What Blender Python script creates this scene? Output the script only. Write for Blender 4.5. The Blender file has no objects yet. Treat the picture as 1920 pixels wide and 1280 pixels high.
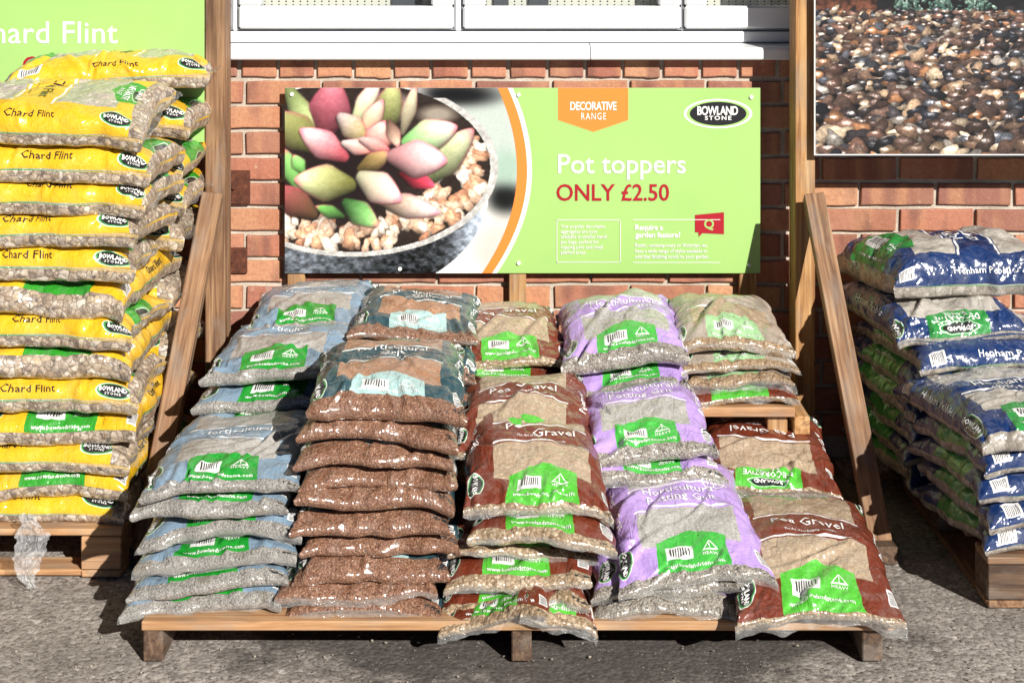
import bpy, bmesh, math, random
import numpy as np
from mathutils import Vector, Matrix

sc = bpy.context.scene
COL = sc.collection
# ------------------------------------------------------------------ camera (level, shifted lens)
cam_d = bpy.data.cameras.new('camera'); cam = bpy.data.objects.new('camera', cam_d); COL.objects.link(cam)
cam.location = (0, -4.5, 1.5); cam.rotation_euler = (math.radians(90), 0, 0)
cam_d.lens = 54; cam_d.sensor_width = 36; cam_d.shift_y = -742 / 1920; cam_d.clip_end = 500
sc.camera = cam
# ------------------------------------------------------------------ sky and sun
SUN_DIR = Vector((-0.58, 1.0, -0.63)).normalized()          # the way the light travels
world = bpy.data.worlds.new('World'); sc.world = world; world.use_nodes = True
wn = world.node_tree.nodes; wl = world.node_tree.links
sky = wn.new('ShaderNodeTexSky'); sky.sky_type = 'NISHITA'; sky.sun_disc = False; sky.air_density = 0.15; sky.dust_density = 0.1
sky.sun_elevation = math.asin(-SUN_DIR.z); sky.sun_rotation = math.atan2(-SUN_DIR.x, -SUN_DIR.y)
wl.new(sky.outputs[0], wn['Background'].inputs[0]); wn['Background'].inputs[1].default_value = 0.05
sun_d = bpy.data.lights.new('sun', 'SUN'); sun_d.energy = 5.0; sun_d.angle = math.radians(0.5); sun_d.color = (1, .955, .89)
sun = bpy.data.objects.new('sun', sun_d); COL.objects.link(sun)
sun.rotation_euler = SUN_DIR.to_track_quat('-Z', 'Y').to_euler(); sun.location = (3, -7, 5)
vs = sc.view_settings; vs.view_transform = 'Standard'; vs.look = 'None'; vs.gamma = 1; vs.exposure = 0.36
vs.use_curve_mapping = False
sc.cycles.max_bounces = 5; sc.cycles.diffuse_bounces = 2; sc.cycles.glossy_bounces = 2; sc.cycles.transparent_max_bounces = 8; sc.cycles.caustics_reflective = False; sc.cycles.caustics_refractive = False

# ------------------------------------------------------------------ helpers
def lin(r, g, b):
    f = lambda c: (c / 255 / 12.92) if c / 255 <= .04045 else ((c / 255 + .055) / 1.055) ** 2.4
    return (f(r), f(g), f(b), 1)
def tag(o, label=None, cat=None, group=None, kind=None):
    if label: o['label'] = label
    if cat: o['category'] = cat
    if group: o['group'] = group
    if kind: o['kind'] = kind
    return o
def link(name, me, mat=None, parent=None, mw=None):
    o = bpy.data.objects.new(name, me); COL.objects.link(o)
    if mat and not me.materials: me.materials.append(mat)
    if mw is not None: o.matrix_world = mw
    if parent: o.parent = parent
    return o
def empty(name, loc=(0, 0, 0)):
    o = bpy.data.objects.new(name, None); COL.objects.link(o); o.location = loc; o.empty_display_size = .05; return o
def np_mesh(name, V, quads, ngons=(), tris=(), uv=None, smooth=True):
    """mesh from numpy arrays; uv is per vertex"""
    me = bpy.data.meshes.new(name)
    V = np.asarray(V, np.float32); quads = np.asarray(quads, np.int32).reshape(-1, 4); tris = np.asarray(tris, np.int32).reshape(-1, 3)
    loops = [quads.ravel(), tris.ravel()] + [np.asarray(n, np.int32) for n in ngons]
    tot = np.array([4] * len(quads) + [3] * len(tris) + [len(n) for n in ngons], np.int32)
    loops = np.concatenate(loops).astype(np.int32)
    me.vertices.add(len(V)); me.vertices.foreach_set('co', V.ravel())
    me.loops.add(len(loops)); me.loops.foreach_set('vertex_index', loops)
    me.polygons.add(len(tot)); st = np.concatenate([[0], np.cumsum(tot)[:-1]]).astype(np.int32)
    me.polygons.foreach_set('loop_start', st); me.polygons.foreach_set('loop_total', tot)
    if smooth: me.polygons.foreach_set('use_smooth', np.ones(len(tot), bool))
    if uv is not None:
        l = me.uv_layers.new(name='UVMap'); l.data.foreach_set('uv', np.asarray(uv, np.float32)[loops].ravel())
    me.update(calc_edges=True); me.validate(); return me
def grid_quads(nr, ncol, off=0):
    i, j = np.meshgrid(np.arange(nr - 1), np.arange(ncol - 1), indexing='ij'); a = (i * ncol + j).ravel() + off
    return np.stack([a, a + 1, a + ncol + 1, a + ncol], 1)
def vnoise(x, y, seed):
    """2-D value noise, -1..1"""
    r = np.random.RandomState(seed).rand(64, 64) * 2 - 1
    xi = np.floor(x).astype(int); yi = np.floor(y).astype(int); fx = x - xi; fy = y - yi
    fx = fx * fx * (3 - 2 * fx); fy = fy * fy * (3 - 2 * fy)
    g = lambda a, b: r[a % 64, b % 64]
    return (g(xi, yi) * (1 - fx) + g(xi + 1, yi) * fx) * (1 - fy) + (g(xi, yi + 1) * (1 - fx) + g(xi + 1, yi + 1) * fx) * fy
def fbm(x, y, seed, o=3):
    s = 0; a = 1; t = 0
    for k in range(o): s = s + a * vnoise(x * 2 ** k, y * 2 ** k, seed + k); t += a; a *= .5
    return s / t
def box_bm(bm, sx, sy, sz, mat4=None, bev=.002):
    r = bmesh.ops.create_cube(bm, size=1); vs_ = r['verts']
    for v in vs_: v.co = Vector((v.co.x * sx, v.co.y * sy, v.co.z * sz))
    if bev:
        es = list({e for v in vs_ for e in v.link_edges})
        q = bmesh.ops.bevel(bm, geom=es, offset=bev, segments=1, affect='EDGES', profile=.5); vs_ = list({v for f in q['faces'] for v in f.verts} | set(v for v in vs_ if v.is_valid))
    if mat4 is not None: bmesh.ops.transform(bm, matrix=mat4, verts=[v for v in vs_ if v.is_valid])
def box(name, size, loc, mat, parent=None, rot=None, bev=.002):
    bm = bmesh.new(); box_bm(bm, *size, bev=bev); me = bpy.data.meshes.new(name); bm.to_mesh(me); bm.free()
    mw = Matrix.Translation(loc) @ (rot.to_4x4() if rot else Matrix())
    return link(name, me, mat, parent, mw)
def board(name, p0, p1, w, h, mat, parent=None, up=(0, 0, 1), bev=.0025):
    """a sawn timber from p0 to p1, local X along its length"""
    p0 = Vector(p0); p1 = Vector(p1); x = (p1 - p0); L = x.length; x.normalize()
    u = Vector(up); y = u.cross(x).normalized(); z = x.cross(y)
    return box(name, (L, w, h), (p0 + p1) / 2, mat, parent, Matrix((x, y, z)).transposed(), bev)
def disc_mesh(name, r, h, n=20):
    bm = bmesh.new(); bmesh.ops.create_cone(bm, cap_ends=True, segments=n, radius1=r, radius2=r * .8, depth=h)
    me = bpy.data.meshes.new(name); bm.to_mesh(me); bm.free(); return me
_tc = {}
def text2d(s, bold=0.0, spacing=1.0, res=2):
    """outline of a line of text as flat mesh data: verts (cap height about .7), faces; centred in x, baseline 0"""
    k = (s, bold, spacing, res)
    if k not in _tc:
        c = bpy.data.curves.new('lettering', 'FONT'); c.body = s; c.resolution_u = res; c.offset = bold; c.space_character = spacing; c.align_x = 'CENTER'
        o = bpy.data.objects.new('lettering', c); COL.objects.link(o)
        dg = bpy.context.evaluated_depsgraph_get(); me = bpy.data.meshes.new_from_object(o.evaluated_get(dg))
        V = np.zeros(len(me.vertices) * 3, np.float32); me.vertices.foreach_get('co', V)
        F = [tuple(p.vertices) for p in me.polygons]
        bpy.data.objects.remove(o); bpy.data.meshes.remove(me); bpy.data.curves.remove(c)
        _tc[k] = (V.reshape(-1, 3)[:, :2].copy(), F)
    return _tc[k]

# ------------------------------------------------------------------ node materials
class NB:
    def __init__(s, name):
        s.mat = bpy.data.materials.new(name); s.mat.use_nodes = True; s.t = s.mat.node_tree; s.n = s.t.nodes; s.l = s.t.links
        s.p = s.n['Principled BSDF']; s.out = s.n['Material Output']
    def put(s, sock, v):
        if hasattr(v, 'is_output') or isinstance(v, bpy.types.NodeSocket): s.l.new(v, sock)
        elif v is not None: sock.default_value = v
    def m(s, op, a, b=None, c=None):
        n = s.n.new('ShaderNodeMath'); n.operation = op
        for i, v in enumerate((a, b, c)):
            if v is not None: s.put(n.inputs[i], v)
        return n.outputs[0]
    def mix(s, f, a, b, mode='MIX'):
        n = s.n.new('ShaderNodeMix'); n.data_type = 'RGBA'; n.blend_type = mode
        s.put(n.inputs[0], f); s.put(n.inputs[6], a); s.put(n.inputs[7], b); return n.outputs[2]
    def coord(s, kind='Object'):
        return s.n.new('ShaderNodeTexCoord').outputs[kind]
    def map(s, v, scale=(1, 1, 1), loc=(0, 0, 0), rot=(0, 0, 0)):
        n = s.n.new('ShaderNodeMapping'); s.put(n.inputs[0], v); n.inputs[1].default_value = loc; n.inputs[2].default_value = rot; n.inputs[3].default_value = scale
        return n.outputs[0]
    def vadd(s, a, b):
        n = s.n.new('ShaderNodeVectorMath'); n.operation = 'ADD'; s.put(n.inputs[0], a); s.put(n.inputs[1], b); return n.outputs[0]
    def vscale(s, a, f):
        n = s.n.new('ShaderNodeVectorMath'); n.operation = 'SCALE'; s.put(n.inputs[0], a); s.put(n.inputs[3], f); return n.outputs[0]
    def rnd(s): return s.n.new('ShaderNodeObjectInfo').outputs['Random']
    def noise(s, v, scale, detail=3, rough=.55, dist=0, col=False):
        n = s.n.new('ShaderNodeTexNoise'); s.put(n.inputs['Vector'], v); n.inputs['Scale'].default_value = scale; n.inputs['Detail'].default_value = detail
        n.inputs['Roughness'].default_value = rough; n.inputs['Distortion'].default_value = dist; return n.outputs['Color' if col else 'Fac']
    def vor(s, v, scale, feat='F1', rnd=1.0, out='Distance'):
        n = s.n.new('ShaderNodeTexVoronoi'); n.feature = feat; s.put(n.inputs['Vector'], v); n.inputs['Scale'].default_value = scale; n.inputs['Randomness'].default_value = rnd
        return n.outputs[out]
    def ramp(s, f, stops, interp='LINEAR'):
        n = s.n.new('ShaderNodeValToRGB'); s.put(n.inputs[0], f); r = n.color_ramp; r.interpolation = interp
        while len(r.elements) < len(stops): r.elements.new(.5)
        for e, (p, c) in zip(r.elements, stops): e.position = p; e.color = c if len(c) == 4 else (*c, 1)
        return n.outputs[0]
    def sep(s, v):
        n = s.n.new('ShaderNodeSeparateXYZ'); s.put(n.inputs[0], v); return n.outputs
    def comb(s, x, y, z):
        n = s.n.new('ShaderNodeCombineXYZ')
        for i, v in enumerate((x, y, z)): s.put(n.inputs[i], v)
        return n.outputs[0]
    def bump(s, h, strength=1, dist=.01, nrm=None):
        n = s.n.new('ShaderNodeBump'); s.put(n.inputs['Height'], h); n.inputs['Strength'].default_value = strength; n.inputs['Distance'].default_value = dist
        if nrm is not None: s.l.new(nrm, n.inputs['Normal'])
        return n.outputs[0]
    def mn(s, *a):
        r = a[0]
        for b in a[1:]: r = s.m('MINIMUM', r, b)
        return r
def flat(name, rgb, rough=.5, coat=0, spec=.5):
    b = NB(name); b.p.inputs['Base Color'].default_value = rgb if len(rgb) == 4 else (*rgb, 1); b.p.inputs['Roughness'].default_value = rough
    b.p.inputs['Coat Weight'].default_value = coat; b.p.inputs['Specular IOR Level'].default_value = spec; return b.mat

def wood_mat(name, c0, c1, c2, scale=1.0, stain=.5):
    b = NB(name); co = b.coord('Object'); off = b.vscale(b.comb(b.rnd(), b.rnd(), b.rnd()), 37.0); v = b.vadd(co, off)
    grain = b.noise(b.map(v, (1.6, 34 * scale, 34 * scale)), 2.2, 5, .62, .7); fine = b.noise(b.map(v, (9, 260, 260)), 1.5, 2, .5)
    rings = b.m('SINE', b.m('MULTIPLY', b.noise(b.map(v, (.9, 9, 9)), 1.6, 2, .5, .5), 46)); blot = b.noise(v, 5, 3)
    col = b.ramp(grain, [(.36, c0), (.5, c1), (.64, c2)])
    col = b.mix(b.m('MULTIPLY', b.m('ADD', rings, 1), .16), col, c0); col = b.mix(b.m('MULTIPLY', fine, .35), col, c0)
    col = b.mix(b.m('MULTIPLY', b.m('GREATER_THAN', b.rnd(), .0), b.ramp(blot, [(.45, (0, 0, 0, 1)), (.75, (stain, stain, stain, 1))])), col, tuple(x * .45 for x in c0[:3]) + (1,))
    k = b.vor(b.map(v, (2.2, 9, 9)), 1.7); kn = b.ramp(k, [(.05, (1, 1, 1, 1)), (.13, (0, 0, 0, 1))]); col = b.mix(b.m('MULTIPLY', kn, .75), col, tuple(x * .3 for x in c0[:3]) + (1,))
    b.l.new(col, b.p.inputs['Base Color']); wth = b.noise(b.map(v, (2, 5, 5)), 3, 4, .65); col = b.mix(b.ramp(wth, [(.5, (0, 0, 0, 1)), (.74, (.55, .55, .55, 1))]), col, (.26, .235, .205, 1)); b.l.new(col, b.p.inputs['Base Color']); b.p.inputs['Roughness'].default_value = .75
    b.l.new(b.bump(b.m('ADD', grain, b.m('MULTIPLY', fine, .5)), .5, .0015), b.p.inputs['Normal']); return b.mat
M = {}
M['wood_warm'] = wood_mat('sawn_pine', lin(148, 102, 60), lin(198, 152, 98), lin(220, 182, 130))
M['wood_brown'] = wood_mat('treated_timber', lin(104, 72, 50), lin(158, 120, 86), lin(188, 152, 116))
M['wood_pale'] = wood_mat('pallet_timber', lin(165, 118, 78), lin(205, 160, 115), lin(224, 188, 146))
M['wood_grey'] = wood_mat('weathered_timber', lin(70, 52, 40), lin(108, 84, 66), lin(140, 112, 88))

def brick_mat():
    b = NB('fired_brick'); co = b.coord('Object'); r = b.rnd(); off = b.vscale(b.comb(r, b.m('MULTIPLY', r, 3.7), b.m('MULTIPLY', r, 7.1)), 41.0); v = b.vadd(co, off)
    base = b.ramp(r, [(0, lin(168, 98, 78)), (.2, lin(186, 116, 88)), (.38, lin(136, 80, 68)), (.52, lin(208, 142, 98)), (.62, lin(120, 70, 62)), (.7, lin(184, 110, 88)), (.8, lin(212, 162, 116)), (.92, lin(160, 90, 72)), (1, lin(184, 114, 80))])
    band = b.noise(b.map(v, (14, 1, 1.0)), 1.0, 1.5, .4)       # kiss marks across the face
    col = b.mix(b.ramp(band, [(.5, (0, 0, 0, 1)), (.6, (.6, .6, .6, 1))], 'LINEAR'), base, lin(198, 142, 98))
    band2 = b.noise(b.map(v, (11, 3, 3.0), (5, 2, 1)), 1.0, 2.5, .5); col = b.mix(b.ramp(band2, [(.55, (0, 0, 0, 1)), (.68, (.75, .75, .75, 1))]), col, lin(92, 44, 38))
    gr = b.noise(v, 90, 4, .7); col = b.mix(b.ramp(gr, [(.3, (.5, .5, .5, 1)), (.6, (0, 0, 0, 1))]), col, lin(126, 68, 52))
    sp = b.vor(v, 130); col = b.mix(b.ramp(sp, [(.08, (.7, .7, .7, 1)), (.16, (0, 0, 0, 1))]), col, lin(225, 190, 160))
    ed = b.noise(v, 28, 3, .6); col = b.mix(b.ramp(ed, [(.66, (0, 0, 0, 1)), (.76, (.45, .45, .45, 1))]), col, lin(210, 185, 160))
    col = b.mix(b.ramp(b.noise(v, 6, 4, .65), [(.3, (.08, .08, .08, 1)), (.7, (.3, .3, .3, 1))]), col, lin(206, 164, 140))
    b.l.new(col, b.p.inputs['Base Color']); b.p.inputs['Roughness'].default_value = .88
    b.l.new(b.bump(b.m('ADD', b.noise(v, 45, 5, .7), b.m('MULTIPLY', ed, .8)), .7, .004), b.p.inputs['Normal']); return b.mat
M['brick'] = brick_mat()
def mortar_mat():
    b = NB('mortar'); v = b.coord('Object'); n = b.noise(v, 9, 4); g = b.noise(v, 220, 3, .7)
    col = b.ramp(n, [(.3, lin(176, 164, 148)), (.6, lin(208, 198, 182)), (.8, lin(224, 216, 202))]); col = b.mix(b.ramp(g, [(.3, (.4, .4, .4, 1)), (.55, (0, 0, 0, 1))]), col, lin(130, 118, 104))
    b.l.new(col, b.p.inputs['Base Color']); b.p.inputs['Roughness'].default_value = .95
    b.l.new(b.bump(b.m('ADD', g, b.noise(v, 60, 3)), .8, .003), b.p.inputs['Normal']); return b.mat
M['mortar'] = mortar_mat()
def ground_mat():
    b = NB('worn_concrete'); v = b.coord('Object')
    agg = b.vor(v, 75, 'F1', 1, 'Color'); aggd = b.vor(v, 75); fine = b.noise(v, 120, 5, .72); big = b.noise(v, 1.3, 4, .6); mid = b.noise(v, 7, 5, .65)
    a = b.sep(agg)[0]
    col = b.ramp(a, [(0, lin(140, 133, 126)), (.3, lin(172, 164, 156)), (.6, lin(190, 182, 173)), (.85, lin(150, 143, 137)), (1, lin(216, 208, 200))])
    col = b.mix(b.ramp(fine, [(.38, (.9, .9, .9, 1)), (.5, (0, 0, 0, 1))]), col, lin(78, 70, 65))
    col = b.mix(b.ramp(mid, [(.45, (.0, .0, .0, 1)), (.72, (.5, .5, .5, 1))]), col, lin(104, 96, 90))
    # oily, dirt-stained patch in front of the rack
    s = b.sep(v); e = b.m('ADD', b.m('POWER', b.m('DIVIDE', b.m('SUBTRACT', s[0], .12), .78), 2), b.m('POWER', b.m('DIVIDE', b.m('SUBTRACT', s[1], -1.16), .30), 2))
    st = b.m('ADD', e, b.m('MULTIPLY', b.m('SUBTRACT', b.noise(v, 5, 5, .7), .5), 2.2)); stf = b.ramp(st, [(.55, (.8, .8, .8, 1)), (1.2, (0, 0, 0, 1))])
    col = b.mix(stf, col, lin(58, 53, 50)); sp = b.vor(v, 120); spf = b.m('MULTIPLY', b.ramp(sp, [(.12, (1, 1, 1, 1)), (.2, (0, 0, 0, 1))]), b.m('GREATER_THAN', b.noise(v, 33, 2), .55))
    col = b.mix(spf, col, lin(205, 196, 184)); col = b.mix(b.ramp(big, [(.4, (0, 0, 0, 1)), (.7, (.35, .35, .35, 1))]), col, lin(110, 100, 92))
    b.l.new(col, b.p.inputs['Base Color']); b.p.inputs['Roughness'].default_value = .9
    h = b.m('ADD', b.m('MULTIPLY', fine, .9), b.m('MULTIPLY', aggd, -.9)); b.l.new(b.bump(h, .8, .003), b.p.inputs['Normal']); return b.mat
M['ground'] = ground_mat()
M['upvc'] = flat('white_upvc', (.82, .83, .84), .3)
M['gasket'] = flat('grey_gasket', (.25, .26, .28), .5)
M['white_print'] = flat('white_ink', (.86, .86, .84), .45)
M['black_print'] = flat('black_ink', (.02, .02, .02), .4)
M['red_print'] = flat('red_ink', lin(170, 24, 40), .4)
M['orange_print'] = flat('orange_ink', lin(240, 140, 60), .35)
M['logo_black'] = flat('logo_black', (.014, .014, .017), .35)
def board_green():
    b = NB('green_board'); v = b.coord('Object'); n = b.noise(v, 3, 3)
    b.l.new(b.ramp(n, [(.3, lin(160, 202, 114)), (.7, lin(168, 208, 122))]), b.p.inputs['Base Color']); b.p.inputs['Roughness'].default_value = .38
    sc_ = b.noise(b.map(v, (3, 1, 60)), 6, 3); b.l.new(b.bump(sc_, .04, .002), b.p.inputs['Normal']); return b.mat
M['green_board'] = board_green()
M['board_white'] = flat('board_edge', (.75, .75, .74), .5)
def print_mat(name):
    b = NB(name); a = b.n.new('ShaderNodeAttribute'); a.attribute_name = 'ink'; b.l.new(a.outputs['Color'], b.p.inputs['Base Color']); b.p.inputs['Roughness'].default_value = .32; return b.mat
M['photo_print'] = print_mat('photo_print')
def glass_mat():
    b = NB('window_glass'); b.p.inputs['Base Color'].default_value = (.9, .95, .93, 1); b.p.inputs['Roughness'].default_value = .02
    tr = b.n.new('ShaderNodeBsdfTransparent'); mx = b.n.new('ShaderNodeMixShader'); gl = b.n.new('ShaderNodeBsdfGlossy'); gl.inputs['Roughness'].default_value = .01
    fr = b.n.new('ShaderNodeFresnel'); fr.inputs[0].default_value = 1.5; tr.inputs[0].default_value = (.985, .99, .985, 1)
    b.l.new(fr.outputs[0], mx.inputs[0]); b.l.new(tr.outputs[0], mx.inputs[1]); b.l.new(gl.outputs[0], mx.inputs[2]); b.l.new(mx.outputs[0], b.out.inputs[0]); return b.mat
M['glass'] = glass_mat()
def peg_mat():
    b = NB('pegboard'); s = b.sep(b.coord('Object'))
    fx = b.m('SUBTRACT', b.m('FRACT', b.m('DIVIDE', s[0], .0215)), .5); fz = b.m('SUBTRACT', b.m('FRACT', b.m('DIVIDE', s[2], .0105)), .5)
    d = b.m('SQRT', b.m('ADD', b.m('POWER', b.m('MULTIPLY', fx, .0215), 2), b.m('POWER', b.m('MULTIPLY', fz, .0105), 2)))
    hole = b.m('LESS_THAN', d, .0026); b.l.new(b.mix(hole, (.86, .87, .78, 1), lin(20, 20, 20)), b.p.inputs['Base Color']); return b.mat
M['pegboard'] = peg_mat()
def rust_mat():
    b = NB('rusted_steel'); v = b.coord('Object'); n = b.noise(v, 60, 5, .7)
    b.l.new(b.ramp(n, [(.3, lin(58, 30, 22)), (.55, lin(98, 54, 36)), (.8, lin(132, 80, 52))]), b.p.inputs['Base Color']); b.p.inputs['Roughness'].default_value = .9
    b.l.new(b.bump(n, .6, .003), b.p.inputs['Normal']); return b.mat
M['rust'] = rust_mat()
M['screw'] = flat('white_screw_cap', (.8, .8, .78), .4)
M['zinc'] = flat('zinc_screw', (.5, .5, .5), .35)
def film_mat(name='clear_film', op=.2, base=(.66, .66, .64, 1)):
    b = NB(name); v = b.coord('Object'); b.p.inputs['Base Color'].default_value = base; b.p.inputs['Roughness'].default_value = .12; b.p.inputs['Coat Weight'].default_value = 1; b.p.inputs['Coat Roughness'].default_value = .05
    n = b.noise(v, 38, 3, .6, 1.2); n2 = b.noise(b.map(v, (1, 4, 2)), 45, 2, .5, 2)
    bp = b.bump(b.m('ADD', n, b.m('MULTIPLY', n2, .6)), .8, .006); b.l.new(bp, b.p.inputs['Normal']); b.l.new(bp, b.p.inputs['Coat Normal'])
    tr = b.n.new('ShaderNodeBsdfTransparent'); mx = b.n.new('ShaderNodeMixShader'); tr.inputs[0].default_value = (.95, .95, .94, 1)
    b.l.new(b.ramp(n, [(.3, (op * .6,) * 3), (.7, (min(1, op * 1.5),) * 3)]), mx.inputs[0]); b.l.new(tr.outputs[0], mx.inputs[1]); b.l.new(b.p.outputs[0], mx.inputs[2]); b.l.new(mx.outputs[0], b.out.inputs[0]); return b.mat
M['film'] = film_mat()
M['film_wrap'] = film_mat('crumpled_wrap', .3, (.85, .85, .85, 1))

# printed polythene sacks: one print layout, product colours and contents differ
def bag_mat(name, main, label, gravel, gscale, title_line, haze=.35, lump=.5, tint=None, labeltop=None, band=None, top=.985, line=(.85, .85, .83, 1)):
    b = NB(name); uvn = b.n.new('ShaderNodeUVMap'); uv = uvn.outputs[0]; ob = b.coord('Object'); r = b.rnd()
    at = b.n.new('ShaderNodeAttribute'); at.attribute_type = 'OBJECT'; at.attribute_name = 'clear_front'; M0 = at.outputs['Fac']
    off = b.vscale(b.comb(r, b.m('MULTIPLY', r, 5.3), b.m('MULTIPLY', r, 2.9)), 23.0); v = b.vadd(ob, off)
    wob = b.noise(v, 16, 2); su = b.sep(uv)
    U = b.m('ADD', su[0], b.m('MULTIPLY', b.m('SUBTRACT', wob, .5), .03)); V = b.m('ADD', su[1], b.m('MULTIPLY', b.m('SUBTRACT', b.noise(v, 13, 2), .5), .03))
    def rect(u0, u1, v0, v1, extra=()):
        return b.m('GREATER_THAN', b.mn(b.m('SUBTRACT', U, u0), b.m('SUBTRACT', u1, U), b.m('SUBTRACT', V, v0), b.m('SUBTRACT', v1, V), *extra), 0)
    du = b.m('SUBTRACT', U, .5); du2 = b.m('MULTIPLY', du, du)
    # ---- contents seen through the film
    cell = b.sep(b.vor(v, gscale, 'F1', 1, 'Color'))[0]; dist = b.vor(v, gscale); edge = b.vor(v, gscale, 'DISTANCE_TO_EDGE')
    cell2 = b.sep(b.vor(v, gscale * 1.9, 'F1', 1, 'Color'))[0]; cell = b.mix(b.ramp(b.noise(v, gscale * .5, 2), [(.48, (0, 0, 0, 1)), (.52, (1, 1, 1, 1))]), cell, cell2)
    g = b.ramp(cell, gravel); g2 = b.noise(v, gscale * 2.5, 3, .7); g = b.mix(b.ramp(g2, [(.35, (.35, .35, .35, 1)), (.6, (0, 0, 0, 1))]), g, tuple(x * .45 for x in gravel[0][1][:3]) + (1,))
    g = b.mix(b.ramp(edge, [(.0, ((.35 if gscale < 40 else .7),) * 3), (.09, (0, 0, 0, 1))]), g, tuple(x * .4 for x in gravel[0][1][:3]) + (1,))  # shade in the gaps between stones, painted as darker cell edges
    dirt = b.noise(v, 7, 4, .6); g = b.mix(b.ramp(dirt, [(.58, (0, 0, 0, 1)), (.78, (.4, .4, .4, 1))]), g, tuple(x * .55 for x in gravel[0][1][:3]) + (1,))
    if name.startswith('pale_blue'): g = b.mix(b.ramp(b.noise(v, 11, 3, .6), [(.6, (0, 0, 0, 1)), (.7, (.6, .6, .6, 1))]), g, lin(92, 78, 48))
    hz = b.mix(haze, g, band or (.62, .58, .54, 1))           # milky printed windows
    col = main
    tonal = b.noise(v, 22, 3); col = b.mix(b.m('MULTIPLY', b.ramp(tonal, [(.35, (0, 0, 0, 1)), (.75, (1, 1, 1, 1))]), .22), col, tuple(x * .6 for x in main[:3]) + (1,))
    # ---- windows with curved edges
    w1 = rect(.2, .8, .20, b.m('SUBTRACT', .43, b.m('MULTIPLY', du2, .25))); w2 = rect(.2, .8, b.m('ADD', .635, b.m('MULTIPLY', du2, -.28)), .88)
    col = b.mix(b.m('MAXIMUM', w1, w2), col, hz)
    l1 = rect(.19, .81, b.m('SUBTRACT', .438, b.m('MULTIPLY', du2, .25)), b.m('SUBTRACT', .449, b.m('MULTIPLY', du2, .25)))
    l2 = rect(.19, .81, b.m('ADD', .618, b.m('MULTIPLY', du2, -.28)), b.m('ADD', .629, b.m('MULTIPLY', du2, -.28)))
    col = b.mix(b.m('MAXIMUM', l1, l2), col, line)
    # ---- green labels
    au = b.m('ABSOLUTE', du)
    p1 = rect(.29, .70, .0, b.m('SUBTRACT', .275, b.m('MULTIPLY', au, .26))); p2 = rect(.3, .7, b.m('ADD', .825, b.m('MULTIPLY', au, .22)), .985)
    col = b.mix(p1, col, label); col = b.mix(p2, col, labeltop or label)
    # ---- barcodes
    def barcode(u0, u1, v0, v1, along, N):
        lab = rect(u0, u1, v0, v1); ax = U if along == 'u' else V
        wnz = b.n.new('ShaderNodeTexWhiteNoise'); wnz.noise_dimensions = '1D'; b.l.new(b.m('FLOOR', b.m('MULTIPLY', ax, N)), wnz.inputs['W'])
        ins = rect(u0 + .12 * (u1 - u0), u1 - .12 * (u1 - u0), v0 + (.28 if along == 'u' else .1) * (v1 - v0), v1 - .1 * (v1 - v0))
        return lab, b.m('MULTIPLY', b.m('GREATER_THAN', b.m('SINE', b.m('ADD', b.m('MULTIPLY', ax, N * 2.6), b.m('MULTIPLY', wnz.outputs[0], 1.6))), .05), ins)
    for (u0, u1, v0, v1, al, N) in ((.345, .495, .122, .192, 'u', 170), (.875, .955, .09, .185, 'v', 260), (.03, .105, .80, .885, 'v', 260)):
        lb, ba = barcode(u0, u1, v0, v1, al, N); col = b.mix(lb, col, (.8, .8, .79, 1)); col = b.mix(ba, col, (.02, .02, .02, 1))
    # warning triangle outline
    def tri(cu, cv, h, w): 
        return b.mn(b.m('SUBTRACT', V, cv - h), b.m('SUBTRACT', h, b.m('ADD', b.m('SUBTRACT', V, cv), b.m('MULTIPLY', b.m('ABSOLUTE', b.m('SUBTRACT', U, cu)), 2 * h / w))))
    t = tri(.60, .178, .025, .05); col = b.mix(b.m('MULTIPLY', b.m('GREATER_THAN', t, 0), b.m('LESS_THAN', t, .007)), col, (.85, .85, .83, 1))
    # ---- black oval logos with light rim
    def oval(cu, cv, ru, rv):
        return b.m('SQRT', b.m('ADD', b.m('POWER', b.m('DIVIDE', b.m('SUBTRACT', U, cu), ru), 2), b.m('POWER', b.m('DIVIDE', b.m('SUBTRACT', V, cv), rv), 2)))
    for (cu, cv, ru, rv) in ((.085, .165, .048, .062), (.915, .885, .048, .062), (.5, .945, .10, .024)):
        o = oval(cu, cv, ru, rv); col = b.mix(b.m('LESS_THAN', o, 1.24), col, (.8, .83, .78, 1)); col = b.mix(b.m('LESS_THAN', o, 1.14), col, lin(60, 150, 70)); col = b.mix(b.m('LESS_THAN', o, 1.0), col, (.016, .016, .018, 1))
    if title_line:  # lime-free roundel
        o = oval(.73, .62, .07, .052); col = b.mix(b.m('MULTIPLY', b.m('LESS_THAN', o, 1), b.m('GREATER_THAN', o, .9)), col, line)
    clear = b.m('MAXIMUM', b.m('LESS_THAN', V, M0), b.m('GREATER_THAN', V, top))
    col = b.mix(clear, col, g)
    # batch code smudge printed on the clear end
    bc = b.m('MULTIPLY', b.m('MULTIPLY', b.m('GREATER_THAN', V, b.m('MULTIPLY', M0, .45)), b.m('LESS_THAN', V, b.m('MULTIPLY', M0, .72))), b.m('MULTIPLY', b.m('GREATER_THAN', U, .86), b.m('LESS_THAN', U, .97)))
    col = b.mix(b.m('MULTIPLY', bc, b.m('GREATER_THAN', b.noise(b.map(v, (130, 260, 130)), 1, 1), .47)), col, (.03, .03, .03, 1))
    glare_haze = b.m('MULTIPLY', b.ramp(b.noise(b.map(b.map(v, rot=(0, .3, .5)), (3, 1, 1)), 13, 4, .65), [(.5, (0, 0, 0, 1)), (.78, (1, 1, 1, 1))]), .13); col = b.mix(glare_haze, col, (.55, .54, .52, 1))  # pale glare off the film, painted into the print colour in patches
    if tint: col = b.mix(tint[0], col, tint[1])
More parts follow.
